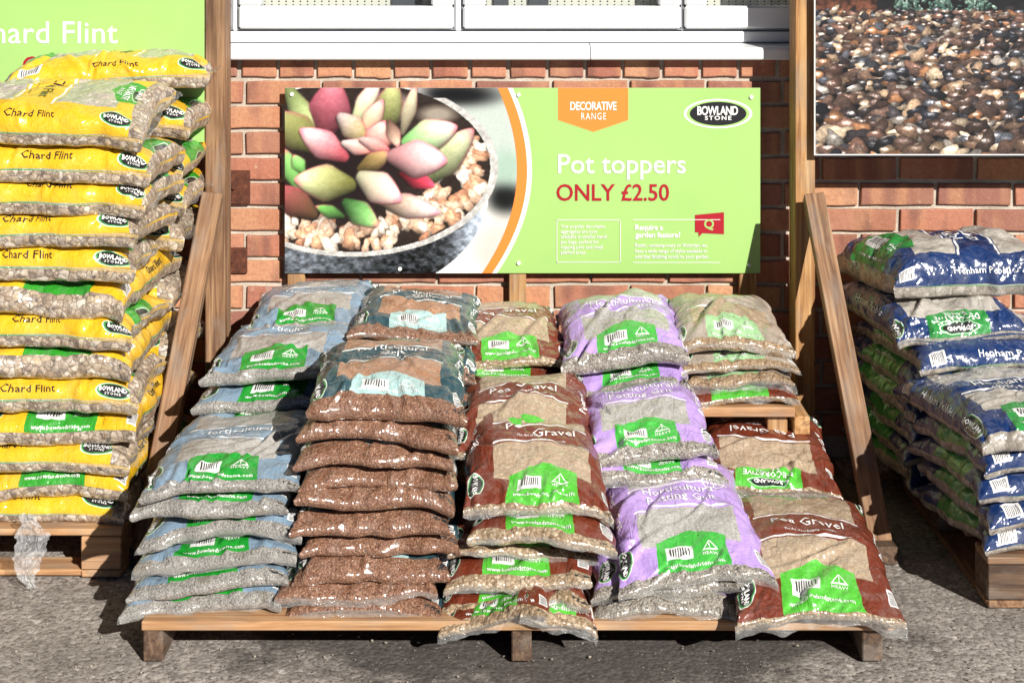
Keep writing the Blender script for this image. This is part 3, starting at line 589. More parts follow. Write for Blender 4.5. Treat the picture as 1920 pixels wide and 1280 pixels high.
    for px, py in ((548, 177), (972, 492), (1407, 182), (750, 503), (972, 178), (1403, 496)):
        child(link('screw_cap', sm, M['screw'], None, Matrix.Translation((cx(px), yb - .003, cz(py))) @ Matrix.Rotation(math.pi / 2, 4, 'X')), r)
    for i, px in enumerate((555, 970, 1402)):
        b_ = board('sign_batten', (cx(px), -.0215, .02), (cx(px), -.0215, 1.075), .030, .050, M['wood_warm'], up=(1, 0, 0)); tag(b_, '%s upright batten carrying the wide green sign on the wall' % ('leftmost', 'middle', 'rightmost')[i], 'batten', 'battens behind the wide sign')
central_sign()

# ---- display rack: low deck and upper shelf
def rack():
    r = tag(empty('low_deck', (0, -1.0, 0)), 'low timber deck on block legs carrying the front row of bags', 'deck')
    T = lambda o: child(o, r)
    ys = np.linspace(-1.245, -.50, 7)
    for i, y in enumerate(ys): T(board('deck_board', (-.775, y, .079), (.80, y, .079), .092, .020, M['wood_warm' if i else 'wood_pale']))
    for x in (-.752, .02, .755): T(board('bearer', (x, -1.282, .0345), (x, -.42, .0345), .042, .067, M['wood_grey']))
    u = tag(empty('upper_shelf', (0, -.35, 0)), 'raised timber shelf against the wall carrying the back row of bags', 'shelf')
    T = lambda o: child(o, u)
    for y in (-.62, -.50, -.38, -.26, -.14): T(board('shelf_board', (-.73, y, .338), (.705, y, .338), .11, .024, M['wood_pale' if y < -.6 else 'wood_warm']))
    for x in (-.70, -.02, .665):
        for y in (-.62, -.12): T(board('leg', (x, y, .0), (x, y, .325), .05, .065, M['wood_warm'], up=(0, 1, 0)))
        T(board('bearer', (x + .06, -.66, .30), (x + .06, -.10, .30), .04, .046, M['wood_warm']))
rack()
def pallet(x0, x1, y0, y1, label, h=.118, mat=M['wood_pale'], bmat=M['wood_brown']):
    r = tag(empty('pallet', ((x0 + x1) / 2, (y0 + y1) / 2, 0)), label, 'pallet', 'pallets under the tall stacks'); T = lambda o: child(o, r)
    n = 6
    for i in range(n): 
        y = y0 + .05 + (y1 - y0 - .10) * i / (n - 1); T(board('deck_board', (x0, y, h - .009), (x1, y, h - .009), .095, .016, mat))
    for x in (x0 + .05, (x0 + x1) / 2, x1 - .05):
        T(board('bottom_board', (x, y0 + .004, .010), (x, y1 - .004, .010), .095, .016, mat))
        for y in (y0 + .055, (y0 + y1) / 2, y1 - .055): T(board('block', (x - .048, y, h / 2), (x + .048, y, h / 2), .10, h - .04, bmat))
    T(board('bottom_board', (x0, y0 + .05, .0105), (x1, y0 + .05, .0105), .08, .014, mat))
pallet(-1.95, -.925, -.86, -.06, 'pale timber pallet under the yellow bag stack', mat=M['wood_pale'], bmat=M['wood_pale'])
pallet(1.075, 2.0, -1.03, -.10, 'darker timber pallet under the navy bag stack', mat=M['wood_brown'], bmat=M['wood_grey'])
BAGS = [
    ('blue', (-0.665, -1.265, 0.088), (-0.665, -0.825, 0.088), 0.35, 0.066, 2.5, 0, 'lowest pale blue gravel bag on the lower deck, clear corner flap drooping over the edge', {'seal': [('f', 0.022, -0.2)], 'm0': 0.055, 'tp': 0.75}),
    ('blue', (-0.652, -1.25, 0.125), (-0.652, -0.81, 0.125), 0.35, 0.066, 3.5, 0, 'second pale blue gravel bag from the deck in the lower leftmost stack', {'seal': [], 'm0': 0.055, 'tp': 0.75}),
    ('blue', (-0.63, -1.245, 0.178), (-0.63, -0.805, 0.178), 0.35, 0.066, 4.5, 0, 'third pale blue gravel bag from the deck in the lower leftmost stack', {'seal': [('f', 0.022, -0.2)], 'm0': 0.055, 'tp': 0.75}),
    ('blue', (-0.618, -1.23, 0.232), (-0.618, -0.79, 0.232), 0.35, 0.066, 3, 0, 'fourth pale blue bag up the lower leftmost stack, creased diagonally, below the dirty-fronted one', {'seal': [('f', 0.022, -0.2)], 'm0': 0.055, 'tp': 0.75}),
    ('blue', (-0.642, -1.23, 0.278), (-0.642, -0.79, 0.278), 0.35, 0.066, 4, 0, 'dirt-stained pale blue bag directly under the top one of the lower leftmost stack', {'seal': [], 'm0': 0.055, 'tp': 0.75}),
    ('blue', (-0.618, -1.23, 0.326), (-0.618, -0.79, 0.338), 0.35, 0.066, 4, 1, 'pale blue bag topping the lower leftmost stack, clear film crumpled at its corner', {'seal': [], 'm0': 0.055, 'tp': 0.75}),
    ('blue', (-0.57, -0.84, 0.352), (-0.5516, -0.38, 0.352), 0.365, 0.05, 1.0, 0, 'pale blue bag lying directly on the upper shelf, nearly hidden under two others', {'m0': 0.05, 'tp': 0.7, 'seal': []}),
    ('blue', (-0.575, -0.83, 0.385), (-0.5566, -0.37, 0.385), 0.365, 0.068, 1.0, 0, 'shaded pale blue bag second from the upper shelf, below the big sunlit one', {'m0': 0.05, 'tp': 0.7, 'seal': []}),
    ('blue', (-0.573, -0.8, 0.444), (-0.5546, -0.34, 0.444), 0.365, 0.072, 1.0, 1, 'large sunlit pale blue bag on the upper shelf, clear film at its back', {'m0': 0.05, 'tp': 0.7, 'seal': [('b', 0.05, 0.5)]}),
    ('blue', (-0.552, -0.52, 0.475), (-0.53, -0.06, 0.49), 0.34, 0.07, 2, 1, 'rearmost pale blue bag against the brick wall, below the sign', {'m0': 0.06, 'tp': 0.7, 'seal': [('b', 0.03, 0.3)]}),
    ('teal', (-0.307, -1.27, 0.09), (-0.307, -0.82, 0.09), 0.345, 0.045, 0, 0, 'lowest dark teal grit bag from the deck in the tall ten-bag stack', {'m0': 0.11, 'tp': 0.95, 'seal': [('f', 0.018, -0.5)]}),
    ('teal', (-0.333, -1.266, 0.112), (-0.333, -0.816, 0.112), 0.345, 0.062, 2, 0, 'second dark teal grit bag from the deck in the tall ten-bag stack', {'m0': 0.11, 'tp': 0.95, 'seal': [('f', 0.018, -0.5)]}),
    ('teal', (-0.304, -1.252, 0.15), (-0.304, -0.802, 0.15), 0.345, 0.07, 1, 0, 'third dark teal grit bag from the deck in the tall ten-bag stack', {'m0': 0.11, 'tp': 0.95, 'seal': []}),
    ('teal', (-0.285, -1.238, 0.203), (-0.285, -0.788, 0.203), 0.345, 0.062, -0.5, 0, 'fourth dark teal grit bag from the deck in the tall ten-bag stack', {'m0': 0.11, 'tp': 0.95, 'seal': []}),
    ('teal', (-0.297, -1.249, 0.25), (-0.297, -0.799, 0.25), 0.345, 0.066, 0.5, 0, 'fifth dark teal grit bag from the deck in the tall ten-bag stack', {'m0': 0.11, 'tp': 0.95, 'seal': []}),
    ('teal', (-0.293, -1.25, 0.3), (-0.293, -0.8, 0.3), 0.345, 0.064, -1, 0, 'sixth dark teal grit bag from the deck in the tall ten-bag stack', {'m0': 0.11, 'tp': 0.95, 'seal': []}),
    ('teal', (-0.289, -1.231, 0.343), (-0.289, -0.781, 0.343), 0.345, 0.06, -1, 0, 'seventh dark teal grit bag from the deck in the tall ten-bag stack', {'m0': 0.11, 'tp': 0.95, 'seal': []}),
    ('teal', (-0.285, -1.232, 0.388), (-0.285, -0.782, 0.388), 0.345, 0.064, 0.5, 0, 'eighth dark teal grit bag from the deck in the tall ten-bag stack', {'m0': 0.11, 'tp': 0.95, 'seal': []}),
    ('teal', (-0.284, -1.233, 0.436), (-0.284, -0.783, 0.436), 0.345, 0.064, -1, 0, 'ninth dark teal grit bag from the deck in the tall ten-bag stack', {'m0': 0.11, 'tp': 0.95, 'seal': []}),
    ('teal', (-0.277, -1.234, 0.486), (-0.277, -0.784, 0.506), 0.345, 0.078, -0.5, 1, 'dark teal horticultural grit bag on top of the tall ten-bag stack, pale label facing up', {'m0': 0.095, 'tp': 0.95, 'seal': []}),
    ('teal', (-0.255, -0.8, 0.352), (-0.255, -0.35, 0.352), 0.335, 0.05, -1.5, 0, 'dark teal grit bag lying directly on the upper shelf behind the tall stack', {'m0': 0.07, 'tp': 0.7, 'seal': []}),
    ('teal', (-0.25, -0.79, 0.392), (-0.25, -0.34, 0.392), 0.335, 0.055, -1.5, 0, 'dark teal grit bag second from the upper shelf behind the tall stack', {'m0': 0.07, 'tp': 0.7, 'seal': []}),
    ('teal', (-0.25, -0.74, 0.432), (-0.25, -0.29, 0.432), 0.335, 0.075, -1.5, 1, 'dark teal grit bag third from the upper shelf, clear film wrapped over its corner', {'m0': 0.07, 'tp': 0.7, 'seal': [('f', 0.02, 0.1)]}),
    ('teal', (-0.25, -0.64, 0.503), (-0.25, -0.19, 0.503), 0.335, 0.062, -1.5, 1, 'topmost rear dark teal grit bag against the brick wall under the sign', {'m0': 0.07, 'tp': 0.7, 'seal': [('f', 0.02, 0.1)]}),
    ('brown', (0.0, -0.7, 0.352), (-0.0086, -0.27, 0.352), 0.32, 0.05, -1, 0, 'brown pea gravel bag lying directly on the upper shelf under two brown ones', {'m0': 0.03, 'tp': 0.5, 'seal': [('b', 0.03, 0.2)]}),
    ('brown', (-0.005, -0.68, 0.395), (-0.0136, -0.25, 0.395), 0.32, 0.05, -1, 0, 'brown bag with wide clear film flap, middle of three on the upper shelf', {'m0': 0.03, 'tp': 0.5, 'seal': [('f', 0.05, -0.15)]}),
    ('brown', (-0.02, -0.63, 0.432), (-0.0286, -0.2, 0.462), 0.32, 0.07, -1, 1, 'brown pea gravel bag on top of the upper shelf below the middle of the sign', {'m0': 0.03, 'tp': 0.5, 'seal': [('b', 0.03, 0.2)]}),
    ('brown', (0.03, -1.02, 0.33), (0.035, -0.62, 0.385), 0.32, 0.075, -2, 1, 'creased brown bag leaning on the shelf edge behind the forward brown one', {'m0': 0.03, 'tp': 0.5, 'seal': [('f', 0.02, 0), ('b', 0.03, 0.4)]}),
    ('brown', (0.045, -1.225, 0.275), (0.05, -0.78, 0.335), 0.325, 0.085, -6.5, 1, 'sagging brown pea gravel bag with green label at front, topmost of its heap', {'m0': 0.03, 'tp': 0.45, 'seal': [('f', 0.022, -0.3)]}),
    ('brown', (0.05, -1.265, 0.228), (0.071, -0.845, 0.228), 0.325, 0.065, -3.5, 0, 'brown pea gravel bag directly beneath the sagging topmost brown one', {'m0': 0.055, 'tp': 0.75, 'seal': [('f', 0.016, -0.2)]}),
    ('brown', (0.02, -1.22, 0.186), (-0.001, -0.8, 0.186), 0.325, 0.05, -2, 0, 'thin squashed brown bag between two others in the middle brown heap', {'m0': 0.055, 'tp': 0.75, 'seal': [('f', 0.016, -0.2)]}),
    ('brown', (0.018, -1.265, 0.142), (0.0054, -0.845, 0.142), 0.325, 0.06, -1.5, 0, 'brown bag with warning triangle and web address in middle of brown heap', {'m0': 0.055, 'tp': 0.75, 'seal': [('f', 0.016, -0.2)]}),
    ('brown', (0.0, -1.275, 0.098), (0.0252, -0.855, 0.098), 0.325, 0.058, 5, 0, 'lower brown bag with arched pale gravel front above the two drooping ones', {'m0': 0.055, 'tp': 0.75, 'seal': [('f', 0.016, -0.2)]}),
    ('brown', (-0.035, -1.325, 0.088), (0.045, -0.97, 0.1), 0.24, 0.045, 14, 0, 'brown bag drooping over the deck edge with a slanting web address strip', {'droop': 1.2, 'm0': 0.06, 'seal': [('f', 0.02, -0.5)]}),
    ('brown', (0.105, -1.32, 0.092), (0.05, -0.97, 0.1), 0.17, 0.042, -22, 0, 'small folded brown bag end hanging over the deck edge, barcode visible', {'droop': 1.2, 'm0': 0.07, 'seal': [('f', 0.02, -0.5)]}),
    ('purple', (0.3, -0.72, 0.352), (0.3, -0.25, 0.352), 0.315, 0.045, 0, 0, 'crumpled purple grit bag lying directly on the upper shelf', {'m0': 0.075, 'tp': 0.65, 'seal': [('f', 0.03, -0.2)]}),
    ('purple', (0.295, -0.73, 0.388), (0.295, -0.26, 0.388), 0.315, 0.07, 3, 0, 'purple grit bag second from the upper shelf, web address strip showing', {'m0': 0.075, 'tp': 0.65, 'seal': []}),
    ('purple', (0.284, -0.7, 0.447), (0.284, -0.23, 0.467), 0.315, 0.1, 4, 1, 'pale sunlit purple bag on top of the upper shelf under the sign', {'m0': 0.075, 'tp': 0.65, 'seal': []}),
    ('purple', (0.325, -1.02, 0.275), (0.32, -0.62, 0.3), 0.315, 0.055, -1, 0, 'purple bag sandwiched under the half-hidden middle purple one', {'m0': 0.07, 'seal': [('f', 0.03, -0.4)]}),
    ('purple', (0.318, -1.0, 0.318), (0.31, -0.58, 0.345), 0.31, 0.085, 1, 1, 'purple bag halfway down the heap with a deep pinched front', {'m0': 0.07, 'tp': 0.6}),
    ('purple', (0.335, -1.28, 0.09), (0.36, -0.82, 0.11), 0.33, 0.055, 2, 0, 'lowest purple bag on the front deck edge, pale clear front', {'m0': 0.12, 'seal': [('f', 0.02, -0.3)]}),
    ('purple', (0.35, -1.265, 0.122), (0.35, -0.82, 0.165), 0.36, 0.06, 2, 0, 'purple bag directly under the large forward purple one, logo at both corners', {'m0': 0.07, 'seal': [('f', 0.018, -0.2)]}),
    ('purple', (0.385, -1.285, 0.15), (0.365, -0.83, 0.235), 0.335, 0.08, 1.5, 1, 'large purple horticultural potting grit bag lying forward on the front deck', {'m0': 0.06, 'tp': 0.4, 'seal': [('f', 0.02, -0.3)]}),
    ('brown', (0.555, -0.675, 0.354), (0.5462, -0.235, 0.354), 0.31, 0.056, 0, 0, 'brown bag with green web strip, lowest on the end of the upper shelf', {'m0': 0.012, 'tp': 0.65, 'seal': [('f', 0.02, -0.1)]}),
    ('beige', (0.562, -0.65, 0.395), (0.5532, -0.21, 0.395), 0.31, 0.05, 2.5, 0, 'beige gravel bag with a twisted white film flap on the upper shelf end', {'m0': 0.06, 'tp': 0.65, 'seal': [('f', 0.045, -0.2)]}),
    ('beige', (0.57, -0.65, 0.432), (0.5612, -0.21, 0.432), 0.31, 0.05, -2.5, 0, 'beige gravel bag second from top at the end of the upper shelf', {'m0': 0.06, 'tp': 0.65, 'seal': [('f', 0.02, -0.1)]}),
    ('beige', (0.566, -0.63, 0.468), (0.5572, -0.19, 0.468), 0.31, 0.085, -2.5, 1, 'beige gravel bag on top of the pile at the end of the upper shelf', {'m0': 0.06, 'tp': 0.65, 'seal': [('f', 0.02, -0.1)]}),
    ('brown', (0.62, -1.0, 0.1), (0.63, -0.55, 0.1), 0.34, 0.055, 0, 0, 'lowest brown bag on the deck beneath the upside-down one', {'m0': 0.1}),
    ('brown', (0.61, -0.9, 0.15), (0.635, -0.43, 0.16), 0.33, 0.06, 0, 0, 'brown bag squeezed under the upside-down brown one', {'m0': 0.1}),
    ('brown', (0.615, -0.87, 0.19), (0.64, -0.4, 0.215), 0.34, 0.085, -2, 1, 'brown pea gravel bag lying upside down below the upper shelf end', {'m0': 0.03, 'tp': 0.6, 'flip': 1, 'seal': [('f', 0.03, -0.4)]}),
    ('brown', (0.64, -1.35, 0.105), (0.645, -0.86, 0.165), 0.355, 0.08, -1.5, 1, 'big brown pea gravel bag sloping over the front corner of the deck', {'droop': 2.2, 'm0': 0.025, 'tp': 0.35, 'seal': [('f', 0.035, -0.4)]}),
    ('yellow', (-1.452, -0.644, 0.12), (-0.912, -0.666, 0.12), 0.36, 0.06699999999999999, 0, 0, 'front yellow flint bag in the bottom layer up of the tall pallet stack', {'m0': 0.06, 'seal': [('b', 0.03, -0.2)]}),
    ('yellow', (-1.425, -0.235, 0.12), (-0.885, -0.27, 0.12), 0.36, 0.06699999999999999, 0.3, 0, 'rear yellow flint bag in the bottom layer up of the tall pallet stack', {'m0': 0.06, 'seal': [('b', 0.035, 0.2)]}),
    ('yellow', (-1.102, -0.835, 0.173), (-1.092, -0.285, 0.173), 0.365, 0.084, -0.4, 0, 'yellow flint bag with green web strip in the second layer up of the pallet stack', {'m0': 0.008, 'seal': [('b', 0.03, 0.1)]}),
    ('yellow', (-1.477, -0.835, 0.173), (-1.467, -0.285, 0.173), 0.365, 0.084, 0, 0, 'yellow flint bag cut by the frame edge in the second layer up of the stack', {'m0': 0.008}),
    ('yellow', (-1.452, -0.6616, 0.243), (-0.912, -0.6484, 0.243), 0.36, 0.077, -0.5, 0, 'front yellow flint bag in the third layer up of the tall pallet stack', {'m0': 0.06, 'seal': [('b', 0.03, -0.2)]}),
    ('yellow', (-1.445, -0.235, 0.243), (-0.905, -0.27, 0.243), 0.36, 0.077, 0.3, 0, 'rear yellow flint bag in the third layer up of the tall pallet stack', {'m0': 0.06, 'seal': [('b', 0.035, 0.2)]}),
    ('yellow', (-1.082, -0.835, 0.306), (-1.072, -0.285, 0.306), 0.365, 0.09100000000000001, -0.4, 0, 'yellow flint bag with green web strip in the fourth layer up of the pallet stack', {'m0': 0.008, 'seal': [('b', 0.03, 0.1)]}),
    ('yellow', (-1.457, -0.835, 0.306), (-1.447, -0.285, 0.306), 0.365, 0.09100000000000001, 0, 0, 'yellow flint bag cut by the frame edge in the fourth layer up of the stack', {'m0': 0.008}),
    ('yellow', (-1.442, -0.655, 0.383), (-0.902, -0.655, 0.383), 0.36, 0.09000000000000001, -0.4, 0, 'front yellow flint bag in the fifth layer up of the tall pallet stack', {'m0': 0.06, 'seal': [('b', 0.03, -0.2)]}),
    ('yellow', (-1.415, -0.235, 0.383), (-0.875, -0.27, 0.383), 0.36, 0.09000000000000001, 0.3, 0, 'rear yellow flint bag in the fifth layer up of the tall pallet stack', {'m0': 0.06, 'seal': [('b', 0.035, 0.2)]}),
    ('yellow', (-1.097, -0.835, 0.459), (-1.087, -0.285, 0.459), 0.365, 0.09100000000000001, -0.4, 0, 'yellow flint bag with green web strip in the sixth layer up of the pallet stack', {'m0': 0.008, 'seal': [('b', 0.03, 0.1)]}),
    ('yellow', (-1.472, -0.835, 0.459), (-1.462, -0.285, 0.459), 0.365, 0.09100000000000001, 0, 0, 'yellow flint bag cut by the frame edge in the sixth layer up of the stack', {'m0': 0.008}),
    ('yellow', (-1.447, -0.6484, 0.536), (-0.907, -0.6616, 0.536), 0.36, 0.08999999999999996, 0.5, 0, 'front yellow flint bag in the seventh layer up of the tall pallet stack', {'m0': 0.06, 'seal': [('b', 0.03, -0.2)]}),
    ('yellow', (-1.425, -0.235, 0.536), (-0.885, -0.27, 0.536), 0.36, 0.08999999999999996, 0.3, 0, 'rear yellow flint bag in the seventh layer up of the tall pallet stack', {'m0': 0.06, 'seal': [('b', 0.035, 0.2)]}),
    ('yellow', (-1.1, -0.835, 0.612), (-1.09, -0.285, 0.612), 0.365, 0.09199999999999996, -0.4, 0, 'yellow flint bag with green web strip in the eighth layer up of the pallet stack', {'m0': 0.008, 'seal': [('b', 0.03, 0.1)]}),
    ('yellow', (-1.475, -0.835, 0.612), (-1.465, -0.285, 0.612), 0.365, 0.09199999999999996, 0, 0, 'yellow flint bag cut by the frame edge in the eighth layer up of the stack', {'m0': 0.008}),
    ('yellow', (-1.452, -0.666, 0.69), (-0.912, -0.644, 0.69), 0.36, 0.095, 0.6, 0, 'front yellow flint bag in the ninth layer up of the tall pallet stack', {'m0': 0.06, 'seal': [('b', 0.03, -0.2)]}),
    ('yellow', (-1.405, -0.235, 0.69), (-0.865, -0.27, 0.69), 0.36, 0.095, 0.3, 0, 'rear yellow flint bag in the ninth layer up of the tall pallet stack', {'m0': 0.06, 'seal': [('b', 0.035, 0.2)]}),
    ('yellow', (-1.422, -0.6506, 0.778), (-0.882, -0.6594, 0.778), 0.36, 0.09099999999999996, -0.4, 0, 'front yellow flint bag in the tenth layer up of the tall pallet stack', {'m0': 0.06, 'seal': [('b', 0.03, 0.35)]}),
    ('yellow', (-1.395, -0.235, 0.793), (-0.855, -0.27, 0.793), 0.36, 0.09099999999999996, 0.3, 0, 'rear yellow flint bag in the tenth layer up of the tall pallet stack', {'m0': 0.06, 'seal': [('b', 0.035, 0.2)]}),
    ('yellow', (-1.407, -0.6594, 0.855), (-0.867, -0.6506, 0.855), 0.36, 0.08900000000000007, 0, 0, 'front yellow flint bag in the eleventh layer up of the tall pallet stack', {'m0': 0.06, 'seal': [('b', 0.03, -0.2)]}),
    ('yellow', (-1.39, -0.235, 0.89), (-0.85, -0.27, 0.89), 0.36, 0.08900000000000007, 0.3, 0, 'rear yellow flint bag in the eleventh layer up of the tall pallet stack', {'m0': 0.06, 'seal': [('b', 0.035, 0.2)]}),
    ('yellow', (-1.392, -0.644, 0.93), (-0.852, -0.666, 0.93), 0.36, 0.095, 0.5, 0, 'front yellow flint bag in the twelfth layer up of the tall pallet stack', {'m0': 0.06, 'seal': [('b', 0.03, 0.35)]}),
    ('yellow', (-1.375, -0.235, 0.995), (-0.835, -0.27, 0.995), 0.36, 0.095, 0.3, 0, 'rear yellow flint bag in the twelfth layer up of the tall pallet stack', {'m0': 0.06, 'seal': [('b', 0.035, 0.2)]}),
    ('yellow', (-1.417, -0.6528, 1.05), (-0.877, -0.6572, 1.05), 0.36, 0.095, -11, 1, 'front yellow flint bag in the top layer of the tall pallet stack', {'m0': 0.06, 'seal': [('b', 0.03, -0.2)]}),
    ('yellow', (-1.365, -0.3, 1.105), (-0.825, -0.24, 1.117), 0.36, 0.095, 1.5, 1, 'rear yellow flint bag in the top layer of the tall pallet stack', {'m0': 0.06, 'seal': [('b', 0.035, 0.2)]}),
    ('navy', (1.0366, -0.835, 0.12), (1.5316, -0.7635, 0.12), 0.4, 0.074, 0, 0, 'front navy pebble bag in the bottom layer of the pallet stack', {'m0': 0.012}),
    ('navy', (1.0426, -0.835, 0.178), (1.5376, -0.7635, 0.178), 0.4, 0.074, 0, 0, 'front navy pebble bag in the second layer of the pallet stack', {'m0': 0.012}),
    ('navy', (1.0306, -0.835, 0.236), (1.5256, -0.7635, 0.236), 0.4, 0.074, 0, 0, 'front navy pebble bag in the third layer of the pallet stack', {'m0': 0.012}),
    ('navy', (1.0386, -0.835, 0.294), (1.5336, -0.7635, 0.294), 0.4, 0.074, 0, 0, 'front navy pebble bag in the fourth layer of the pallet stack', {'m0': 0.012}),
    ('navy', (0.9713, -0.385, 0.12), (1.4663, -0.3135, 0.12), 0.5, 0.076, 0, 0, 'shaded rear navy pebble bag in the bottom layer of the pallet stack', {'m0': 0.02, 'seal': [('f', 0.012, 0.1)]}),
    ('navy', (0.9633, -0.385, 0.178), (1.4583, -0.3135, 0.178), 0.5, 0.076, 0, 0, 'shaded rear navy pebble bag in the second layer of the pallet stack', {'m0': 0.02, 'seal': [('f', 0.012, 0.1)]}),
    ('navy', (0.9753, -0.385, 0.236), (1.4703, -0.3135, 0.236), 0.5, 0.076, 0, 0, 'shaded rear navy pebble bag in the third layer of the pallet stack', {'m0': 0.02, 'seal': [('f', 0.012, 0.1)]}),
    ('navy', (0.9653, -0.385, 0.294), (1.4603, -0.3135, 0.294), 0.5, 0.076, 0, 0, 'shaded rear navy pebble bag in the fourth layer of the pallet stack', {'m0': 0.02, 'seal': [('f', 0.012, 0.1)]}),
    ('navy', (0.9713, -0.385, 0.358), (1.4663, -0.3135, 0.358), 0.5, 0.076, 0, 0, 'shaded rear navy pebble bag in the fifth layer of the pallet stack', {'m0': 0.02, 'seal': [('f', 0.012, 0.1)]}),
    ('navy', (0.9913, -0.385, 0.416), (1.4863, -0.3135, 0.416), 0.5, 0.076, 0, 1, 'navy pebble bag with barcode and green label, third from the top of the pallet', {'m0': 0.02, 'seal': [('f', 0.012, 0.1)]}),
    ('navy', (1.235, -1.03, 0.346), (1.17, -0.53, 0.352), 0.37, 0.085, 0, 1, 'large navy pebble bag on top of the front row, logo at its corner', {'m0': 0.045}),
    ('navy', (1.155, -0.56, 0.475), (1.09, -0.1, 0.49), 0.36, 0.095, 0, 1, 'navy pebble bag with inverted green range label, second from the top of the pallet', {'m0': 0.045, 'flip': 1}),
    ('navy', (0.955, -0.33, 0.575), (1.45, -0.26, 0.575), 0.36, 0.135, 0, 1, 'topmost navy pebble bag on the pallet stack against the sunlit brick', {'m0': 0.04}),
]
# ================================================================== the bags
def prof(half, h, n, m, N):
    t = np.linspace(-math.pi / 2, math.pi / 2, 801); x = np.sin(t); x[0] = -1; x[-1] = 1; z = np.clip(1 - np.abs(x) ** n, 0, 1) ** (1 / m)
    s = np.concatenate([[0], np.cumsum(np.hypot(np.diff(x) * half, np.diff(z) * h))]); q = np.linspace(0, s[-1], N + 1)
    return np.interp(q, s, x), np.interp(q, s, z), s[-1]
def normals(P):
    a = np.gradient(P, axis=0); b = np.gradient(P, axis=1); n = np.cross(b, a); return n / np.maximum(np.linalg.norm(n, axis=-1, keepdims=True), 1e-9)
TITLES = {'yellow': (['Chard Flint'], 'black_print', .028), 'blue': (['Horticultural'], 'white_print', .025), 'teal': (['Horticultural', 'Grit'], 'white_print', .025), 'brown': (['Pea Gravel'], 'white_print', .028),
          'purple': (['Horticultural', 'Potting Grit'], 'white_print', .0265), 'beige': ([], 'white_print', .03), 'navy': (['Henham', 'Pebbles'], 'white_print', .030)}
SIDE = {'yellow': 'Chard Flint', 'blue': 'Horticultural', 'teal': 'Horticultural Grit', 'brown': 'Pea Gravel', 'purple': 'Potting Grit', 'beige': '', 'navy': 'Henham Pebbles'}
NAME = {'yellow': 'yellow_flint_bag', 'blue': 'pale_blue_gravel_bag', 'teal': 'teal_grit_bag', 'brown': 'brown_gravel_bag', 'purple': 'purple_grit_bag', 'beige': 'beige_gravel_bag', 'navy': 'navy_pebble_bag'}
GROUP = {'yellow': 'yellow bags stacked on the pallet', 'blue': 'pale blue bags on the rack', 'teal': 'dark teal bags on the rack', 'brown': 'brown bags on the rack', 'purple': 'purple bags on the rack', 'beige': 'beige bags on the rack', 'navy': 'navy bags stacked on the pallet'}
